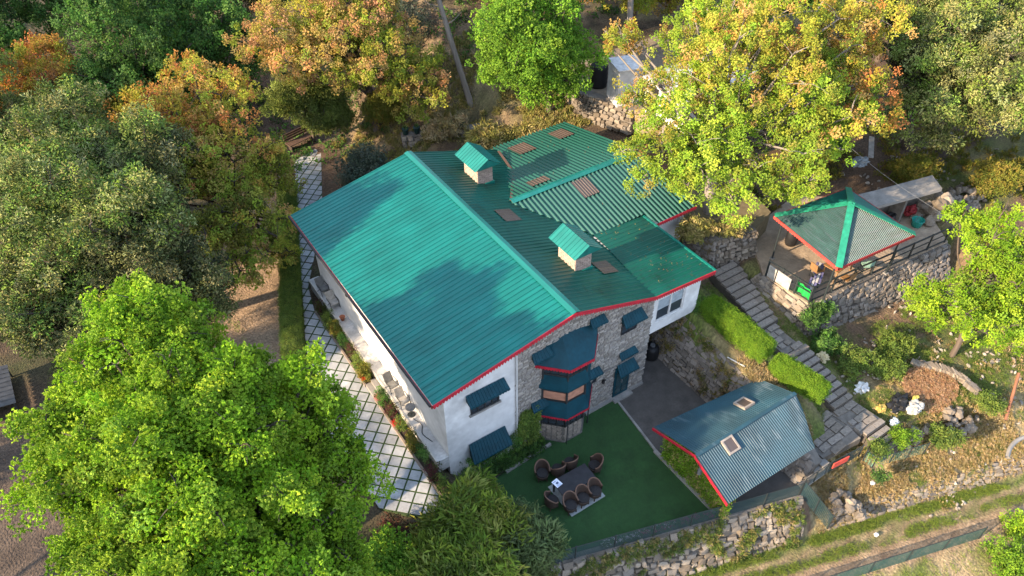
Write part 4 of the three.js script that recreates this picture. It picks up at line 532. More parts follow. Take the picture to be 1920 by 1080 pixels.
{ const s = thing('side_table', 'small round veranda table by the front chairs', 'table', [-0.25, 2.2, -2.75]); mesh('tabletop', new THREE.CylinderGeometry(0.22, 0.22, 0.03, 18).translate(0, 0.5, 0), mat.metalGrey, s); mesh('leg', bar(V(0, 0, 0), V(0, 0.49, 0), 0.02), mat.rail, s); mesh('foot', new THREE.CylinderGeometry(0.16, 0.18, 0.03, 14).translate(0, 0.015, 0), mat.rail, s);
  const p = thing('clay_pot', 'small terracotta pot on the veranda by the pale back chair', 'pot', [-0.3, 2.2, -9.7]); mesh('pot', new THREE.LatheGeometry([[0, 0], [0.08, 0], [0.12, 0.2], [0.14, 0.2], [0.14, 0.24], [0, 0.2]].map(q => new THREE.Vector2(...q)), 14), M(lin(0.3, 0.1, 0.05), 0.9), p);
  tag(mesh('hose', tube([V(-0.3, 2.22, -2.5), V(-0.15, 2.22, -2.0), V(-0.35, 2.22, -1.6), V(-0.2, 2.22, -1.0)], 0.018, 0.018, 5), mat.rail), 'thin dark hose lying on the front of the veranda floor', 'hose'); }
// planting bed along the veranda
setSeed(90); { const k = thing('garden_bed', 'narrow planting bed edged in stone along the veranda', 'planting bed'); mesh('soil', [span(-1.0, -0.57, 1.5, 1.7, -11.6, -5.75), span(-1.0, -0.57, 1.5, 1.7, -4.85, 1.4)], M(lin(0.06, 0.042, 0.03), 1), k); mesh('stone_edge', [span(-1.08, -1.001, 1.55, 1.74, -11.6, -5.75), span(-1.08, -1.001, 1.55, 1.74, -4.85, 1.4)], M(lin(0.3, 0.24, 0.19), 0.9), k); mesh('step', [span(-1.05, -0.57, 1.6, 1.82, -5.7, -4.9), span(-0.8, -0.57, 1.82, 2.0, -5.65, -4.95)], mat.concrete, k);
  const names = ['with dark red leaves', 'of pale green leaves', 'of tall olive stems', 'of deep green leaves']; const zs = [-11.2, -10.3, -9.4, -8.5, -7.7, -6.9, -6.1, -4.4, -3.5, -2.6, -1.6, -0.7, 0.3, 1.0], words = ['at the back end of', 'second from the back of', 'third from the back of', 'fourth from the back of', 'before the middle of', 'near the middle of', 'just behind the step in', 'just before the step in', 'second before the step in', 'third before the step in', 'behind the front third of', 'beside the house corner in', 'past the house corner in', 'at the front end of'];
  zs.forEach((z, i) => { const kind = i % 4; makeShrub({ name: 'bed_plant', label: 'low plant ' + names[kind] + ' ' + words[i] + ' the veranda bed', at: [-0.8, 1.66, z], r: [0.38, 0.75, 0.52], clump: kind === 2 ? 'fern' : 'ivy', pal: [[[0.09, 0.02, 0.025], [0.07, 0.09, 0.02]], PAL.weed, PAL.olive, PAL.forest][kind], size: 0.62, density: 0.8, lobes: 3, seedN: 200 + i, group: 'plants in the veranda bed', cat: 'plant' }); setSeed(300 + i); });
  for (const [z, d, r] of [[-5.95, 'just behind the bed step', 1], [-4.5, 'pale pink, just before the bed step', 0], [-2.8, 'before the front veranda chairs', 1]]) { const f = thing('flower_cluster', (r ? 'bright red flower cluster ' : 'flower cluster ') + d, 'flowers', [-0.98, 2.05, z]), l = []; for (let i = 0; i < 26; i++) l.push([V(rr(-0.15, 0.15), rr(-0.05, 0.12), rr(-0.17, 0.17)), rr(0.35, 0.6), r ? lin(0.62, 0.035, 0.015) : lin(0.6, 0.22, 0.2)]); instances('petals', clumps.small, leafMat, l, f); mesh('stalk', [bar(V(0, -0.35, 0), V(0, 0, 0), 0.015), bar(V(0.03, -0.35, 0.05), V(0.05, 0, 0.1), 0.012)], mat.barkDark, f); } }
// bed at the front of the white wall with climbing ivy
{ const b = thing('garden_bed', 'dark planted strip at the foot of the white front wall', 'planting bed'); mesh('soil', slab([[0.9, 0.08], [4.5, 0.08], [4.6, 0.5], [2.4, 0.62], [0.9, 0.7]], 0, 0.12), M(lin(0.045, 0.035, 0.025), 1), b); mesh('stone_edge', [beam(V(2.3, 0.06, 0.68), V(4.75, 0.06, 0.56), 0.12, 0.16)], mat.concrete, b); setSeed(95); const l = []; for (let i = 0; i < 260; i++) l.push([V(rr(1.2, 4.5), rr(0.1, 0.35), rr(0.15, 0.6)), rr(0.5, 0.9), tint(PAL.forest, 0.8)]); instances('foliage', clumps.fern, leafMat, l, b);
  const iv = thing('wall_ivy', 'bright green creeper climbing the stone wall beside the white corner', 'creeper', [3.9, 0, 0.08]), li = []; for (let i = 0; i < 700; i++) { const y = Math.pow(rnd(), 0.8) * 2.6, w = 0.75 - 0.12 * y + 0.3 * fbm(y * 1.5, 1, 2), x = 0.25 * y * 0.5 + rr(-1, 1) * w - 0.25; if (fbm(x * 2.5, y * 2.5, 6) < -0.12) continue; li.push([V(x, y, rr(0, 0.13)), rr(0.5, 0.95), tint(PAL.weed, 1.05)]); } instances('foliage', clumps.ivy, leafMat, li, iv); mesh('vine_stem', [tube([V(-0.2, 0, 0), V(0, 0.8, 0.02), V(0.1, 1.6, 0.02), V(0.3, 2.4, 0.02)], 0.025, 0.01, 5)], mat.barkDark, iv);
  const iw = thing('wall_ivy', 'sparse creeper on the foot of the white front wall', 'creeper', [1.6, 0, 0.08]), l2 = []; for (let i = 0; i < 420; i++) { const x = rr(-1.5, 1.7), y = Math.pow(rnd(), 1.5) * (1.5 - 0.25 * x * 0 ) ; if (fbm(x * 1.8, y * 2, 4) < -0.05) continue; l2.push([V(x, y, rr(0, 0.25)), rr(0.5, 0.9), tint(PAL.forest, 1.1)]); } instances('foliage', clumps.ivy, leafMat, l2, iw); mesh('vine_stem', [tube([V(-0.2, 0, 0), V(0.2, 0.5, 0.02), V(0.6, 1.0, 0.02)], 0.02, 0.01, 5)], mat.barkDark, iw); }
// ---------------------------------------------------------------- court and back yard things
{ const k = thing('water_tank', 'small black round tank in the passage under the white room', 'tank', [12.0, 0.012, -1.0]); mesh('drum', new THREE.LatheGeometry([[0, 0], [0.34, 0], [0.36, 0.1], [0.36, 0.6], [0.3, 0.75], [0.12, 0.8], [0, 0.8]].map(q => new THREE.Vector2(...q)), 20), mat.dark, k); mesh('lid', new THREE.CylinderGeometry(0.12, 0.13, 0.07, 14).translate(0, 0.83, 0), mat.metalGrey, k); }
{ // hut with concrete slab roof
  const b = thing('stone_hut', 'low hut with tilted concrete slab roof behind the gazebo', 'hut'); const q = [V(23.9, 5.45, -0.2), V(23.75, 5.35, 0.85), V(28.2, 5.5, 1.95), V(28.7, 5.6, 1.0)]; mesh('roof_slab', prism(q.map(p => p.clone().add(V(0, -0.18, 0))), q), mat.concrete, b); mesh('wall', [span(24.1, 24.3, 3.3, 5.3, -0.3, 0.7), beam(V(24.3, 4.3, -0.15), V(28.4, 4.3, 1.0), 0.15, 2.2), span(26.4, 26.6, 3.3, 5.3, 0.6, 1.3)], mat.mortar, b);
  setSeed(110); for (let i = 0; i < 34; i++) { const m2 = mesh('rock', pick(boulderGeos), pick(stoneTones), b); m2.position.set(28.3 + rr(-0.55, 0.8), 3.5 + rr(0, 1.5) * (i % 3 ? 0.6 : 1), 1.75 + rr(-0.35, 0.75)); m2.scale.setScalar(rr(0.35, 0.75)); m2.rotation.set(rr(0, 3), rr(0, 3), rr(0, 3)); }
  const bu = thing('bucket', 'turquoise plastic tub in front of the stone hut', 'tub', [27.2, 3.5, 1.9]); mesh('tub', new THREE.LatheGeometry([[0, 0.02], [0.24, 0.02], [0.3, 0.4], [0.33, 0.4], [0.32, 0.42], [0.28, 0.41], [0.23, 0.05], [0, 0.05]].map(p => new THREE.Vector2(...p)), 20), M(lin(0.02, 0.4, 0.33), 0.45), bu); mesh('handle', new THREE.TorusGeometry(0.3, 0.012, 5, 18, Math.PI).translate(0, 0.4, 0), mat.metalGrey, bu);
  const ra = (name, label, x, y, z, s, m2, cat) => { setSeed(Math.round(x * 31 + z * 7)); const g = new THREE.IcosahedronGeometry(0.5, 4), p = g.attributes.position; for (let i = 0; i < p.count; i++) { const a = p.getX(i), c = p.getY(i), e = p.getZ(i), f = 0.85 + 1.1 * fbm(a * 3.4 + x, c * 3.4 + e * 2, e * 3.4 + z, 4) - 0.35 * Math.abs(fbm(a * 7, e * 7 + c * 5, c * 7, 2)); p.setXYZ(i, a * f, c * f, e * f); } g.computeVertexNormals(); g.scale(...s); return tag(mesh(name, tri(g).translate(x, y, z), m2), label, cat); };
  ra('red_bundle', 'crumpled red cloth bundle stored under the hut slab', 27.5, 3.95, 1.2, [0.9, 0.7, 0.6], M(lin(0.3, 0.02, 0.025), 0.8), 'bundle'); ra('white_sack', 'white sack against the left hut wall', 25.2, 3.9, 0.75, [0.6, 0.9, 0.5], mat.white, 'sack'); ra('dark_bundle', 'dark heap under the hut slab beside the white sack', 26.1, 3.8, 0.95, [1.1, 0.7, 0.6], mat.dark, 'heap');
  ra('white_plastic_bag', 'crumpled white plastic bag beside the landing of the steps', 17.85, 1.2, 6.6, [0.75, 0.45, 0.6], mat.white, 'bag'); ra('cream_rock', 'pale yellow boulder at the top of the straight steps', 17.05, 2.1, 4.75, [0.55, 0.5, 0.6], M(lin(0.5, 0.44, 0.26), 0.9), 'boulder'); ra('black_rubbish_bag', 'black torn rubbish bag on the slope right of the steps', 18.6, 1.15, 8.0, [1.3, 0.5, 0.9], mat.dark, 'bag'); ra('yellow_bag', 'yellow crumpled bag beside the lowest steps', 17.75, 1.05, 7.75, [0.6, 0.35, 0.4], M(lin(0.6, 0.42, 0.1), 0.7), 'bag'); ra('blue_white_bag', 'pale blue plastic bag below the yellow bag', 17.75, 0.85, 8.5, [0.5, 0.35, 0.4], M(lin(0.42, 0.5, 0.56), 0.6), 'bag'); ra('yellow_scrap', 'small yellow scrap on top of the rubbish pile', 19.35, 1.2, 8.3, [0.4, 0.2, 0.25], M(lin(0.65, 0.55, 0.12), 0.7), 'scrap'); ra('white_bag', 'pale grey sack in the rubbish beside the black bag', 18.95, 1.15, 8.6, [0.9, 0.45, 0.7], mat.canvas, 'sack');
  ra('white_scrap', 'small white scrap on the dry slope above the dirt track', 15.55, -0.7, 9.6, [0.26, 0.12, 0.2], mat.white, 'scrap'); ra('white_litter', 'small white litter on the green verge of the dirt track', 14.6, -2.05, 11.0, [0.25, 0.12, 0.2], mat.white, 'litter'); ra('grey_tarp', 'grey crumpled tarp sheet above the hut roof', 27.6, 5.0, -2.4, [1.3, 0.5, 0.8], M(lin(0.3, 0.35, 0.38), 0.5), 'tarp');
  setSeed(113); tag(mesh('plank', beam(V(28.1, 5.2, -2.2), V(29.3, 5.6, -3.2), 0.28, 0.06), M(lin(0.42, 0.4, 0.37), 0.8)), 'pale plank leaning beside the grey tarp', 'plank');
  const pile = (label, x, z, n, sx, sz, y) => { const t = thing('rock_pile', label, 'rocks'); for (let i = 0; i < n; i++) { const m2 = mesh('rock', pick(boulderGeos), pick(stoneTones), t), a = rr(0, 6.3), d = Math.sqrt(rnd()); m2.position.set(x + Math.cos(a) * d * sx, (y ?? gh(x, z)) + (1 - d) * rr(0.2, 0.6), z + Math.sin(a) * d * sz); m2.scale.setScalar(rr(0.2, 0.5)); m2.rotation.set(rr(0, 3), rr(0, 3), rr(0, 3)); } return t; };
  pile('heap of broken white stones right of the hut', 31.6, 1.9, 60, 1.3, 0.9, 3.5); pile('pale bricks and stones below the rubbish on the slope', 18.3, 9.1, 26, 0.6, 0.5); pile('scattered stones on the bright slope at the right', 20.6, 9.6, 46, 1.6, 0.9); pile('rubble tumbling down the dry slope beside the downhill mesh fence', 14.2, 9.4, 40, 0.45, 0.9);
  tag(mesh('curved_kerb', tube([V(20.4, 0.55, 12.3), V(20.9, 0.6, 12.1), V(21.6, 0.62, 12.05), V(22.6, 0.62, 12.3)], 0.09, 0.09, 8), mat.concrete), 'curved grey concrete edge at the right of the dry slope', 'kerb');
  tag(mesh('brown_post', bar(V(22.3, 0.5, 11.1), V(23.9, 1.8, 10.2), 0.07, 8), M(lin(0.3, 0.13, 0.07), 0.8)), 'leaning reddish brown pole on the slope at the right edge', 'pole');
  { const w = thing('pit_wall', 'curved pale stone rim above the leaf-filled pit', 'wall'); setSeed(117); for (let i = 0; i < 22; i++) { const t = i / 21, m2 = mesh('stone', pick(stoneGeos), pick(stoneTones), w); m2.position.set(mix(21.2, 22.0, t) + 0.5 * Math.sin(t * 3), 1.15, mix(7.0, 9.5, t)); m2.scale.set(0.34, 0.3, 0.4); m2.rotation.y = rr(-0.4, 0.4); } }
  // cable from gazebo side to the right
  tag(mesh('overhead_cable', tube([V(22.5, 9.2, -2.5), V(24.0, 7.3, 1.0), V(25.2, 6.2, 3.6), V(26.2, 5.4, 5.4)], 0.009, 0.009, 4), mat.metalGrey), 'thin pale overhead cable crossing beyond the gazebo roof', 'cable');
}
{ // back yard: tank on a wall, pots, bench
  setSeed(120); retaining('pale stone wall of the upper yard behind the rear wing', V(18.75, 4.0, -15.9), V(19.9, 4.2, -12.6), V(19.0, 5.6, -16.1), V(20.2, 5.6, -12.9), 0.42, 0.28, stoneTones, 0.6, 300); retaining('stone wall return of the upper yard below the bright green tree', V(19.2, 4.2, -18.2), V(18.72, 4.0, -15.95), V(19.5, 5.6, -18.2), V(19.0, 5.6, -16.15), 0.42, 0.28, stoneTones, 0.6);
  struct(mesh('upper_yard', slab([[19.1, -18], [19.05, -16.1], [20.3, -12.9], [21.5, -8], [30, -9], [30, -20], [21, -20]], 4.2, 5.58), M(lin(0.3, 0.24, 0.17), 1)));
  const b = thing('outbuilding', 'white flat-roofed outbuilding half hidden by the golden tree', 'building'); mesh('wall', [span(20.7, 26.5, 5.5, 7.6, -12.6, -9.2)], mat.white, b); mesh('roof_slab', span(20.5, 26.8, 7.6, 7.78, -12.8, -9.0), M(lin(0.6, 0.6, 0.61), 0.8), b); mesh('door', span(20.66, 20.699, 5.6, 7.4, -12.3, -11.5), mat.dark, b); mesh('window', span(20.66, 20.699, 6.2, 7.1, -10.8, -9.9), mat.glass, b);
  const tk = thing('storage_cabin', 'tall white cabin standing at the upper yard wall', 'cabin', [20.6, 5.58, -14.3], -0.3); mesh('body', box(1.5, 2.3, 1.6, 0, 1.15, 0), mat.white, tk); mesh('roof_sheet', box(1.7, 0.06, 1.8, 0, 2.34, 0), mat.trimWhite, tk); mesh('door', box(0.02, 1.9, 0.75, -0.765, 0.97, 0.1), mat.trimWhite, tk);
  const t2 = thing('water_tank', 'black ribbed water tank behind the white cabin', 'tank', [20.5, 5.58, -16.6]); mesh('drum', new THREE.LatheGeometry([[0, 0], [0.55, 0], ...Array.from({ length: 9 }, (_, i) => [0.53 + 0.04 * (i % 2), 0.1 + i * 0.15]), [0.4, 1.5], [0, 1.6]].map(q => new THREE.Vector2(...q)), 24), mat.dark, t2); mesh('lid', new THREE.CylinderGeometry(0.2, 0.22, 0.08, 16).translate(0, 1.62, 0), mat.rail, t2);
  retaining('low rough stone wall at the back of the yard under the dry bank', V(9.2, 1.5, -21.3), V(16.2, 1.9, -17.6), V(9.2, 3.1, -21.8), V(16.2, 3.6, -18.1), 0.5, 0.3, stoneTones, 0.6, 120);
  const ords = ['first', 'second', 'third', 'fourth', 'fifth', 'sixth']; for (let i = 0; i < 6; i++) { const p = thing('plant_pot', `dark green plant pot, ${ords[i]} from the left of the back yard row`, 'pot', [9.6 + i * 0.62, 3.15 + i * 0.05, -21.9 + i * 0.34], 0, 'row of pots behind the house'); mesh('pot', new THREE.LatheGeometry([[0, 0], [0.16, 0], [0.2, 0.36], [0.23, 0.36], [0.23, 0.4], [0.18, 0.4], [0, 0.34]].map(q => new THREE.Vector2(...q)), 14), M(lin(0.015, 0.06, 0.055), 0.6), p); const l = []; for (let k = 0; k < 10; k++) l.push([V(rr(-0.12, 0.12), 0.42 + rr(0, 0.15), rr(-0.12, 0.12)), rr(0.4, 0.7), tint(PAL.forest, 1)]); instances('foliage', clumps.ivy, leafMat, l, p); }
  const be = thing('garden_bench', 'long brown wooden bench at the far end of the paved path', 'bench', [4.4, 1.6, -26.9], 0.25); for (let i = 0; i < 4; i++) mesh('seat_slat', box(2.0, 0.05, 0.13, 0, 0.45, -0.22 + i * 0.15), M(lin(0.14, 0.08, 0.05), 0.8), be); for (let i = 0; i < 3; i++) mesh('back_slat', box(2.0, 0.13, 0.04, 0, 0.62 + i * 0.17, -0.34), M(lin(0.14, 0.08, 0.05), 0.8), be); for (const x of [-0.85, 0.85]) mesh('leg', [box(0.07, 0.44, 0.5, x, 0.22, 0)], mat.barkDark, be);
  railing('thin dark railing behind the house below the row of pots', V(8.2, 1.6, -20.2), V(15.2, 1.75, -16.4), 7);
}
{ // far left: shed roof corner with grey sheets
  const b = thing('lean_to', 'grey sheet-roofed lean-to at the left edge', 'shelter'); mesh('roof', ribbed(-15.6, -12.9, z => V(-16.6, 2.6, z), z => V(-14.25, 2.2, z), 0.3, 0.04), M(lin(0.1, 0.105, 0.11), 0.6), b); mesh('post', bar(V(-14.35, 1.4, -13), V(-14.35, 2.2, -13), 0.05), mat.rail, b); mesh('post', bar(V(-14.35, 1.4, -15.5), V(-14.35, 2.2, -15.5), 0.05), mat.rail, b); mesh('wall', span(-16.7, -16.5, 1.3, 2.5, -15.5, -13), mat.mortar, b);
}
// ---------------------------------------------------------------- trees
const any = p => () => p;
makeTree({ name: 'maple_tree', label: 'huge bright lime green tree filling the lower left corner', base: [-8.2, 1.5, 0.2], crowns: [[-8.5, 10.4, -4.0, 2.8], [-11.1, 8.8, -3.8, 1.7], [-12.2, 8.0, -3.4, 1.1], [-11.7, 8.4, -1.8, 1.7], [-12.1, 7.4, -0.2, 1.2], [-8.9, 9.7, -0.9, 2.9], [-7.0, 9.4, -0.9, 2.4, 2.6], [-5.2, 8.3, 0.3, 2.2, 2.7], [-10.2, 8.7, 0.3, 1.9], [-10.9, 8.0, 1.6, 1.75], [-10.6, 7.2, 3.6, 1.9], [-7.9, 8.5, 1.6, 2.8], [-5.4, 6.8, 1.6, 1.9], [-9.4, 7.9, 3.0, 2.9], [-6.6, 6.0, 3.2, 2.5], [-7.6, 7.0, 5.2, 2.4]], clump: 'maple', pal: any(PAL.lime), density: 0.95, trunkR: 0.42, seedN: 1, lobeR: 0.33, lobesPer: 13 });
makeTree({ name: 'oak_tree', label: 'broad grey-green oak at the left edge', base: [-8.4, -15], crowns: [[-8.1, 9.4, -20.4, 3.1], [-5.9, 8.8, -18, 2.6], [-10.3, 8.6, -15.2, 3.1], [-7.5, 8.9, -12.2, 2.8], [-6.2, 6.5, -11.4, 2.0], [-5.7, 5.4, -11.6, 1.8], [-6.7, 9.6, -12.6, 2.0], [-9.2, 9.6, -17.6, 2.4], [-11.8, 7, -12.3, 2.0], [-11.2, 6, -12.0, 1.8], [-12.4, 6.5, -14.2, 1.8], [-9.8, 6.8, -9.6, 1.7]], clump: 'fine', pal: (c) => c.y > 9.4 ? PAL.oak : c.x > -7 ? PAL.holm : rnd() < 0.55 ? PAL.oak : PAL.holm, density: 0.75, trunkR: 0.35, bark: mat.bark, seedN: 2, m: leafGloss });
makeTree({ name: 'autumn_tree', label: 'orange-topped olive tree between the oak and the paved path', base: [-2.0, -18.6], crowns: [[-2.4, 8.2, -22.8, 3.3], [-1.5, 7, -18.6, 2.9], [-4.6, 6.8, -19.4, 2.5], [-2.1, 5.2, -15.6, 2.2], [-3.9, 5.2, -15.8, 1.9], [0.2, 5.0, -18.4, 1.7], [-2.0, 4.4, -14.0, 1.7], [-3.6, 4.2, -13.6, 1.4]], clump: 'broad', pal: (c) => c.y > 7.4 ? (rnd() < 0.5 ? PAL.rustic : PAL.gold) : rnd() < 0.3 ? PAL.olive : rnd() < 0.5 ? PAL.goldgreen : PAL.gold, density: 0.46, size: 0.85, trunkR: 0.26, bark: mat.barkDark, seedN: 3 });
makeTree({ name: 'golden_tree', label: 'large yellow and orange tree over the rear wing roof', base: [17.7, 3.6, -3.6], crowns: [[18.4, 12.4, -4.2, 4.3], [14.0, 10, -4.3, 2.7], [21.4, 11.2, -1.6, 3.1], [15.2, 8.9, -2.4, 2.4], [18.6, 9.3, -0.6, 2.6], [17.6, 11.2, -11.6, 1.4], [24.4, 12.6, -4, 2.8], [20.4, 13.4, -7.4, 3.0]], clump: 'maple', pal: (c) => c.x > 22.2 || c.y > 15 || c.z < -10 ? (rnd() < 0.5 ? PAL.rustic : PAL.gold) : c.y < 10.6 ? (rnd() < 0.8 ? PAL.yellowgreen : PAL.goldgreen) : rnd() < 0.45 ? PAL.gold : PAL.yellowgreen, density: 0.42, size: 0.95, trunkR: 0.34, bark: mat.barkPale, seedN: 4, lobeR: 0.34 });
makeTree({ name: 'spring_tree', label: 'fresh green tree behind the rear wing, left of the golden tree', base: [17.4, -17.4], crowns: [[15.0, 10.6, -16.4, 3.2, 3.4], [17.0, 8.6, -15.2, 2.3], [14.2, 8.6, -17.6, 2.1], [16.4, 6.9, -16.4, 1.9], [17.4, 12.6, -19.4, 2.8]], clump: 'broad', pal: any(PAL.spring), density: 0.6, trunkR: 0.22, seedN: 5 });
makeTree({ name: 'autumn_tree', label: 'peach and yellow-green tree at the top, left of the bare trunk', base: [8.8, -24.5], crowns: [[4.6, 9.3, -25, 3.1], [7.8, 8.8, -23, 3.5], [10.6, 6.8, -21.4, 2.5], [8.2, 10.8, -24.8, 3.4]], clump: 'maple', pal: (c) => c.x < 6.2 ? (rnd() < 0.6 ? PAL.orangeTip : PAL.gold) : rnd() < 0.25 ? PAL.orangeTip : rnd() < 0.5 ? PAL.gold : PAL.goldgreen, density: 0.45, size: 1, trunkR: 0.28, seedN: 6 });
makeTree({ name: 'willow_tree', label: 'small drooping olive green tree at the head of the paved path', base: [5.2, -27], crowns: [[4.9, 5.2, -25.8, 2.3], [6.2, 4.2, -25, 1.6]], clump: 'needle', pal: any([[0.15, 0.2, 0.035], [0.19, 0.24, 0.05], [0.12, 0.16, 0.03]]), density: 0.8, size: 0.9, trunkR: 0.14, seedN: 7 });
makeTree({ name: 'oak_tree', label: 'grey-green oak filling the upper right corner', base: [33.5, -3.0], crowns: [[31.3, 10.8, -2.0, 3.5], [30.4, 10.2, 1.4, 3.0], [28.4, 8.6, -0.6, 2.4], [35.5, 11, -0.8, 4.2], [32.5, 12.6, -6.5, 3.8]], clump: 'fine', pal: (c) => rnd() < 0.6 ? PAL.oak : PAL.holm, density: 0.62, trunkR: 0.34, seedN: 8, m: leafGloss });
makeTree({ name: 'young_maple', label: 'bright green spreading tree at the right edge', base: [23.2, 7.6], crowns: [[25, 6.6, 6.1, 2.0, 1.4], [20.7, 5.6, 7.4, 1.7, 1.2], [21.8, 5.4, 9.2, 2.0, 1.3], [20.0, 5.3, 6.5, 1.1, 0.8], [23.0, 6.2, 7.8, 2.0, 1.3], [24.6, 5.6, 9.2, 1.9, 1.3]], clump: 'maple', pal: any(PAL.lime), density: 0.5, size: 0.85, trunkR: 0.14, seedN: 9 });
// bare pine trunks at the back
function pine(label, base, top, r, seedN) { setSeed(seedN); const y = gh(base[0], base[1]), t = thing('pine_tree', label, 'tree', [base[0], y, base[1]]), d = V(top[0] - base[0], top[1] - y, top[2] - base[1]), parts = [tube([V(0, -0.2, 0), d.clone().multiplyScalar(0.35).add(V(rr(-0.15, 0.15), 0, 0)), d.clone().multiplyScalar(0.7), d], r, r * 0.4, 9)]; for (let i = 0; i < 9; i++) { const s = d.clone().multiplyScalar(rr(0.35, 0.85)), a = rr(0, 6.3); parts.push(tube([s, s.clone().add(V(Math.cos(a) * 0.5, 0.15, Math.sin(a) * 0.5)), s.clone().add(V(Math.cos(a) * 1.1, 0.5, Math.sin(a) * 1.1))], 0.04, 0.012, 4)); } mesh('trunk', parts, mat.barkPale, t); const l = []; for (let i = 0; i < 420; i++) { const a = rr(0, 6.3), k = Math.sqrt(rnd()) * 2.2; l.push([d.clone().add(V(Math.cos(a) * k, rr(-1.2, 1.8), Math.sin(a) * k)), rr(0.8, 1.4), tint(PAL.pine, 1)]); } instances('crown', clumps.needle, leafMat, l, t); return t; }
pine('tall bare pine trunk rising behind the house', [14.25, -21.5], [13.25, 17, -26.8], 0.2, 130); pine('leaning dark pine trunk at the top, left of the bare one', [14.2, -31], [11, 17, -29.5], 0.2, 131); pine('pale pine trunk standing behind the golden tree', [22.2, -15.6], [22.1, 18, -16.8], 0.24, 132);
// the wood behind: trees one can still tell apart
const wood = [
  // x, z, crown y, r, clump, palette, name, label
  [-2.6, -33.5, 8.5, 4.0, 'broad', 'forest', 'forest_tree', 'dark green tree at the top left, left of the deep gap'], [1.6, -34.5, 8.0, 3.6, 'broad', 'forest', 'forest_tree', 'dark green tree at the top left, beside the deep gap'], [-8.0, -36, 6.5, 3.2, 'maple', 'rustic', 'autumn_tree', 'rust-orange tree at the upper left behind the oak'], [-4.6, -31.0, 5.0, 2.2, 'maple', 'rustic', 'autumn_tree', 'low rust-orange tree between the oak and the dark trees'], [-12.5, -33, 8.0, 3.6, 'fine', 'oak', 'oak_tree', 'grey-green oak at the far left edge behind the rust tree'],
  [-12, -44, 9, 4.4, 'broad', 'forest', 'forest_tree', 'forest tree in the top left corner'], [-3, -46, 10, 4.6, 'broad', 'forest', 'forest_tree', 'forest tree at the top edge above the dark green trees'], [5.5, -44, 10, 4.4, 'fine', 'holm', 'oak_tree', 'dusky oak at the top edge left of the pink-orange tree'], [13.5, -38, 10, 4.2, 'fine', 'blue', 'oak_tree', 'grey-blue oak behind the bare pine trunk'], [13.6, -29.5, 6.5, 2.6, 'fine', 'blue', 'oak_tree', 'small grey-blue tree beside the bare pine trunk'], [22, -32, 11, 4.4, 'broad', 'rustic', 'autumn_tree', 'rust-brown tree at the top edge behind the fresh green tree'], [20.5, -24.5, 11, 2.8, 'maple', 'rustic', 'autumn_tree', 'orange-brown tree between the fresh green and golden trees'],
  [28, -22, 12, 4.2, 'maple', 'gold', 'golden_tree', 'golden tree at the top edge behind the large golden tree'], [34, -17, 12, 4.2, 'broad', 'forest', 'forest_tree', 'dark green tree at the top edge right of the golden tree'], [27.5, -8.0, 8.5, 2.8, 'broad', 'forest', 'forest_tree', 'dark green tree between the golden tree and the right oak'], [41, -11, 12, 4.6, 'fine', 'oak', 'oak_tree', 'oak at the top edge behind the right oak'], [43, 0, 11, 4.6, 'fine', 'oak', 'oak_tree', 'oak at the right edge behind the right oak'], [37.5, 6.2, 5.6, 1.9, 'maple', 'lime', 'young_maple', 'bright green sapling at the right edge below the oak'], [51, -18, 12, 5, 'broad', 'forest', 'forest_tree', 'forest tree in the top right corner'], [38, -28, 12, 5, 'fine', 'holm', 'oak_tree', 'dusky oak deep in the wood at the top right'], [-18.5, -22, 8, 4, 'fine', 'holm', 'oak_tree', 'dusky oak outside the left edge beside the broad oak'],
];
wood.forEach(([x, z, y, r, clump, pal, name, label], i) => makeTree({ name, label, base: [x, z], crowns: [[x, y, z, r, r * 0.85, r], [x + r * 0.5, y - r * 0.6, z + r * 0.45, r * 0.7, r * 0.65, r * 0.7], [x - r * 0.55, y - r * 0.5, z + r * 0.35, r * 0.65, r * 0.6, r * 0.65]], clump, pal: any(PAL[pal]), density: 0.5, size: 1.1, trunkR: 0.25, seedN: 40 + i, twigs: false, lobesPer: 10 }));
// trees just outside the left edge: their shade lies across the driveway
[[-23.5, -11, 7.4, 3.3, 'dusky oak beyond the left edge beside the lean-to'], [-23, -4, 7.4, 3.5, 'dusky oak beyond the left edge beside the driveway'], [-22.5, 2.6, 7.0, 3.4, 'dusky oak beyond the lower left corner']].forEach(([x, z, y, r, label], i) => makeTree({ name: 'oak_tree', label, base: [x, z], crowns: [[x, y, z, r]], clump: 'fine', pal: any(PAL.holm), density: 0.6, size: 1.2, seedN: 90 + i, twigs: false, m: leafGloss }));
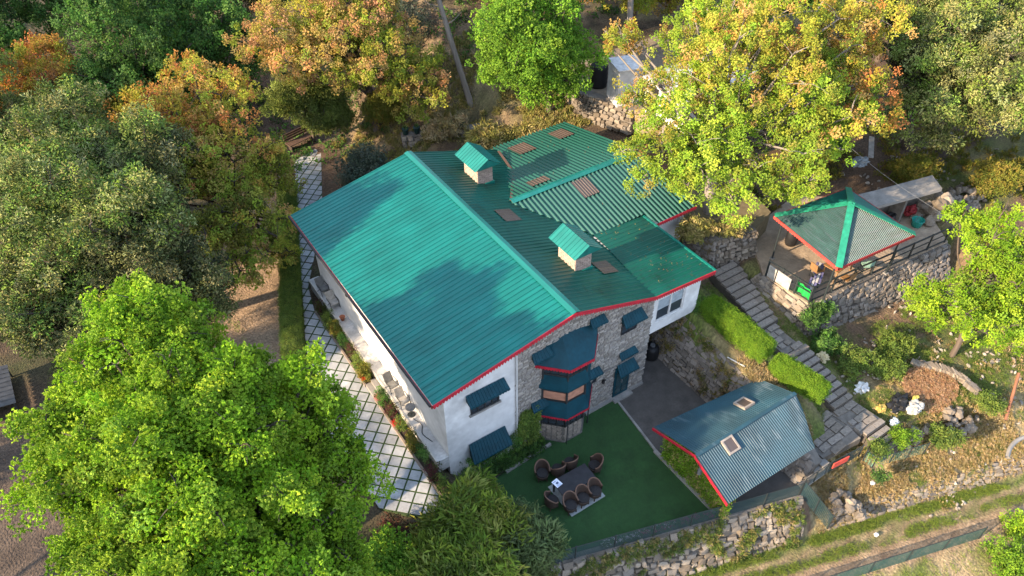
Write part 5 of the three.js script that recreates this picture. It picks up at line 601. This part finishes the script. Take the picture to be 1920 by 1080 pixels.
// shrubs
const shrubs = [
  [[5.6, 1.6, -19.0], [1.7, 2.9, 1.6], 'fine', 'blue', 'dense blue-green shrub behind the house corner by the path', 1], [[7.6, 1.6, -18.6], [1.0, 1.8, 1.0], 'fine', 'olive', 'small brownish shrub right of the blue-green shrub', 1], [[4.0, 1.6, -16.6], [1.0, 1.5, 0.9], 'fine', 'olive', 'low olive shrub against the back corner of the house', 1],
  [[-1.0, 1.0, 3.4], [2.1, 2.4, 1.7], 'needle', 'pineShrub', 'feathery dark green bamboo clump between path end and lawn', 1.3], [[-2.4, 1.0, 5.2], [2.2, 2.8, 1.9], 'needle', 'pineShrub', 'feathery bamboo clump at the bottom edge left of the lawn', 1.3], [[0.7, 0.1, 4.4], [1.7, 2.0, 1.4], 'needle', 'pineShrub2', 'grey-green wispy shrub leaning over the lawn corner', 1.1], [[0.2, 0.9, 1.6], [1.0, 1.8, 0.8], 'fern', 'weed', 'leafy green shrub at the front left corner of the white wall', 1],
  [[-3.3, 1.6, 1.6], [0.8, 0.9, 0.7], 'ivy', 'redleaf', 'dark red-leaved bush at the left of the path end', 0.7], [[-4.3, 1.4, 3.6], [1.6, 1.9, 1.5], 'broad', 'spring', 'dark leafy bush under the lime green tree', 1],
  [[13.5, 2.6, -0.2], [0.6, 1.2, 0.7], 'ivy', 'forest', 'dark green bush at the white room corner above the wall', 0.8], [[17.9, 1.5, 4.2], [1.0, 1.0, 0.7], 'fern', 'forest', 'green weeds at the foot of the terrace corner', 0.8], [[18.1, 2.6, 3.2], [1.1, 0.9, 0.5], 'fern', 'forest', 'green weeds growing on the terrace wall corner', 0.8], [[18.4, 1.3, 5.6], [1.0, 0.9, 0.8], 'ivy', 'weed', 'bright leafy weeds right of the straight steps', 0.8], [[19.6, 1.2, 6.6], [0.9, 0.7, 0.8], 'ivy', 'weed', 'leafy weeds on the brown earth right of the steps', 0.8], [[21.0, 1.2, 6.0], [1.3, 0.7, 0.7], 'fern', 'weed', 'green weed patch below the terrace front wall', 0.8],
  [[17.4, 0.5, 9.2], [0.8, 0.6, 0.6], 'ivy', 'hedge', 'bright green bush below the lowest steps', 0.8], [[16.0, 0.5, 9.0], [0.9, 0.5, 0.5], 'ivy', 'weed', 'leafy patch between the ramp and green wire fence', 0.8], [[19.2, 0.3, 10.2], [0.8, 0.5, 0.6], 'fern', 'weed', 'yellow-green tuft on the dry slope right of the wire fence', 0.8], [[22.2, 0.6, 10.3], [0.8, 0.6, 0.7], 'ivy', 'weed', 'green bush on the slope beside the leaning brown pole', 0.8], [[15.6, -0.3, 9.7], [0.45, 0.45, 0.4], 'ivy', 'forest', 'small dark green plant above the dirt track wall', 0.8],
  [[18.2, -2.6, 15.0], [1.5, 1.4, 1.2], 'ivy', 'hedge', 'bright green bush in the lower right corner', 1], [[19.9, -2.3, 14.3], [0.9, 0.9, 0.8], 'ivy', 'lime', 'small bright bush above the lower right corner', 0.9], [[16.0, 4.6, -3.0], [1.0, 0.8, 0.8], 'fern', 'hay', 'dry grassy clump on the bank below the golden tree', 0.9], [[17.6, 4.6, -2.2], [1.0, 0.7, 0.6], 'fern', 'hay', 'dry grassy clump on the bank edge left of the gazebo', 0.9],
  [[13.4, 2.6, -18.0], [1.8, 1.4, 1.3], 'fern', 'hay', 'large pale dry grass clump on the bank behind the house', 1.3], [[15.4, 2.9, -17.2], [1.4, 1.1, 1.1], 'fern', 'hay', 'pale dry grass clump behind the rear wing corner', 1.2], [[11.6, 3.0, -20.6], [1.4, 1.0, 1.0], 'fern', 'straw', 'straw-coloured grass clump above the row of pots', 1.2], [[9.4, 3.2, -24.0], [1.6, 1.6, 1.2], 'fine', 'olive', 'brown-green bush behind the row of pots', 1],
  [[26.8, 5.2, -4.2], [1.6, 1.4, 1.2], 'ivy', 'forest', 'bright dark-green bush above the hut beside the grey tarp', 1.1], [[30.5, 3.8, -0.8], [1.4, 1.0, 1.0], 'fine', 'olive', 'brown scrub between the hut and the right oak', 1], [[33.5, 3.6, 2.4], [1.5, 1.2, 1.2], 'fine', 'olive', 'brown scrub at the right edge behind the stone heap', 1], [[24.2, 1.6, 4.9], [0.7, 0.8, 0.6], 'ivy', 'lime', 'yellow-green weed on the terrace front wall', 0.8],
];
PAL.pineShrub = [[0.15, 0.22, 0.02], [0.2, 0.28, 0.03], [0.1, 0.16, 0.016], [0.24, 0.26, 0.05]]; PAL.pineShrub2 = [[0.11, 0.16, 0.05], [0.14, 0.19, 0.07]]; PAL.redleaf = [[0.09, 0.025, 0.018], [0.05, 0.04, 0.015], [0.12, 0.05, 0.03]];
shrubs.forEach(([at, r, clump, pal, label, size], i) => makeShrub({ label, at, r, clump, pal: PAL[pal], size, density: 0.85, seedN: 400 + i }));
// ---------------------------------------------------------------- grass and weeds
function scatter(name, label, n, gen, clump, pal, s0, s1) { const l = []; for (let i = 0; i < n; i++) { const p = gen(); if (!p) continue; const [x, z, k = 1] = p; l.push([V(x, gh(x, z) + 0.03, z), [rr(s0, s1) * k, rr(s0, s1) * k, rr(s0, s1) * k], tint(pal, 1), [rr(-0.3, 0.3), rr(0, 6.3), rr(-0.3, 0.3)]]); } const o = instances(name, clumps[clump], leafMat, l); o.userData.label = label; o.userData.category = 'grass'; return o; }
const PS = (s, q) => [1.4 + 0.955 * q - 0.296 * s, 5.15 + 0.296 * q + 0.955 * s];
setSeed(490);
scatter('driveway_leaves', 'dry leaves blown over the driveway and under the trees', 1100, () => { const x = rr(-16.5, -2.2), z = rr(-22, 3); if (x > -3.6 + (-9.2 - z) * 0.375) return null; return [x, z]; }, 'ivy', [[0.24, 0.15, 0.08], [0.3, 0.2, 0.1], [0.16, 0.1, 0.06]], 0.12, 0.3);
setSeed(495);
scatter('step_weeds', 'weeds and grass creeping over the edges of the stone steps', 900, () => { const z = rr(-1.4, 9), left = rnd() < 0.5; const x = z < 2.3 ? (left ? rr(14.9, 15.6) : rr(16.6, 17.3)) : z < 6.7 ? (left ? rr(15.0, 15.4) : rr(16.6, 17.4)) : (left ? rr(15.3, 15.9) : rr(17.1, 17.6)); return [x, z]; }, 'small', PAL.weed, 0.5, 1.0);
setSeed(500);
scatter('verge_grass', 'green grass strips along the dirt track', 5200, () => { const q = rr(-1, 22), k = rnd(); const s = k < 0.55 ? 1.15 + rr(-0.22, 0.22) : k < 0.85 ? 1.95 + rr(-0.22, 0.22) : rr(2.9, 4.5); if (fbm(q * 0.5, s * 1.2, 4) < (k < 0.55 ? -0.22 : -0.02)) return null; return PS(s, q); }, 'small', PAL.turf, 0.45, 0.9);
scatter('dry_grass', 'straw-coloured dry grass on the slope above the dirt track', 6000, () => { const q = rr(12, 23), s = rr(-1.7, 0.85); if (fbm(q * 0.9, s * 0.9, 6) < -0.15) return null; return PS(s, q); }, 'fern', PAL.straw, 0.3, 0.6);
{ const l = []; for (let i = 0; i < 2600; i++) { const q = rr(-0.4, 11.2), v = rnd(), s = mix(1.0, 0.1, v); if (fbm(q * 0.8, v * 1.6 + 3, 7) < 0.06 - 0.1 * (v < 0.2)) continue; const [x, z] = PS(s + 0.12, q); l.push([V(x, mix(-2.15, 0.02, v), z), rr(0.35, 0.75), tint(rnd() < 0.6 ? PAL.weed : PAL.hay, 0.85)]); } const o = instances('wall_weeds', clumps.fern, leafMat, l); o.userData.label = 'weeds growing from the rubble wall below the lawn fence'; o.userData.category = 'weeds'; }
scatter('bank_grass', 'dry yellow grass on the bank between the shed and hedges', 900, () => [rr(13.1, 14.0), rr(3.2, 7.2)], 'fern', PAL.straw, 0.5, 1.0);
scatter('slope_weeds', 'patchy green weeds on the earth slope right of the steps', 8000, () => { const x = rr(17.4, 27), z = rr(4.4, 12); if (fbm(x * 0.7, z * 0.7, 2) < -0.06) return null; return [x, z]; }, 'small', PAL.weed, 0.4, 0.9);
scatter('slope_straw', 'dry stalks over the earth slope at the right', 1500, () => { const x = rr(17.4, 27), z = rr(6, 12); if (fbm(x * 0.7 + 30, z * 0.7, 2) < 0.0) return null; return [x, z]; }, 'fern', PAL.straw, 0.3, 0.6);
scatter('hill_grass', 'dry grass and leaves on the bank behind the house', 4200, () => { const x = rr(6, 19), z = rr(-26, -15); if (fbm(x * 0.5, z * 0.5, 9) < -0.1) return null; return [x, z]; }, 'fern', PAL.hay, 0.5, 1.1);
scatter('wood_undergrowth', 'low undergrowth on the woodland floor', 4200, () => { const x = rr(-20, 50), z = rr(-55, -24); return [x, z]; }, 'broad', PAL.forest, 0.8, 1.6);
scatter('yard_scrub', 'dry scrub around the hut and behind the gazebo', 2600, () => { const x = rr(22, 40), z = rr(-8, 5.5); if (x < 29.5 && z > -3.2) return null; if (fbm(x * 0.5, z * 0.5, 9) < -0.05) return null; return [x, z]; }, 'fern', PAL.olive, 0.6, 1.2);
scatter('bank_top_grass', 'mixed grass under the trees beside the driveway', 1600, () => { const x = rr(-13, -4.5), z = rr(-20, 6); return [x, z]; }, 'small', PAL.weed, 0.6, 1.1);
{ // loose stones over the slope
  setSeed(530); const l = []; for (let i = 0; i < 800; i++) { const k = rnd(); let x, z; if (k < 0.7) { x = rr(17.4, 27); z = rr(4, 12.2); } else { x = rr(28, 38); z = rr(-4, 5); } if (fbm(x * 0.6 + 3, z * 0.6, 5) < 0.0) continue; const v = rr(0.6, 1.3); l.push([V(x, gh(x, z) + 0.03, z), [rr(0.08, 0.3), rr(0.06, 0.18), rr(0.08, 0.3)], lin(0.42 * v, 0.37 * v, 0.31 * v)]); } const o = instances('loose_stones', boulderGeos[0], white1, l); o.userData.label = 'loose stones scattered over the earth slope'; o.userData.category = 'stones';
}
{ // fallen leaves in the pit and on the slope
  setSeed(520); const l = []; for (let i = 0; i < 2600; i++) { const a = rr(0, 6.3), k = Math.sqrt(rnd()); const x = 20.7 + Math.cos(a) * k * 1.4, z = 8.2 + Math.sin(a) * k * 1.1; l.push([V(x, gh(x, z) + rr(0.05, 0.15), z), rr(0.25, 0.5), tint([[0.42, 0.26, 0.15], [0.5, 0.34, 0.2], [0.3, 0.17, 0.09]], 1)]); } const o = instances('leaf_litter', clumps.ivy, leafMat, l); o.userData.label = 'brown fallen leaves heaped in the pit on the right slope'; o.userData.category = 'leaves';
}
renderer.render(scene, camera);
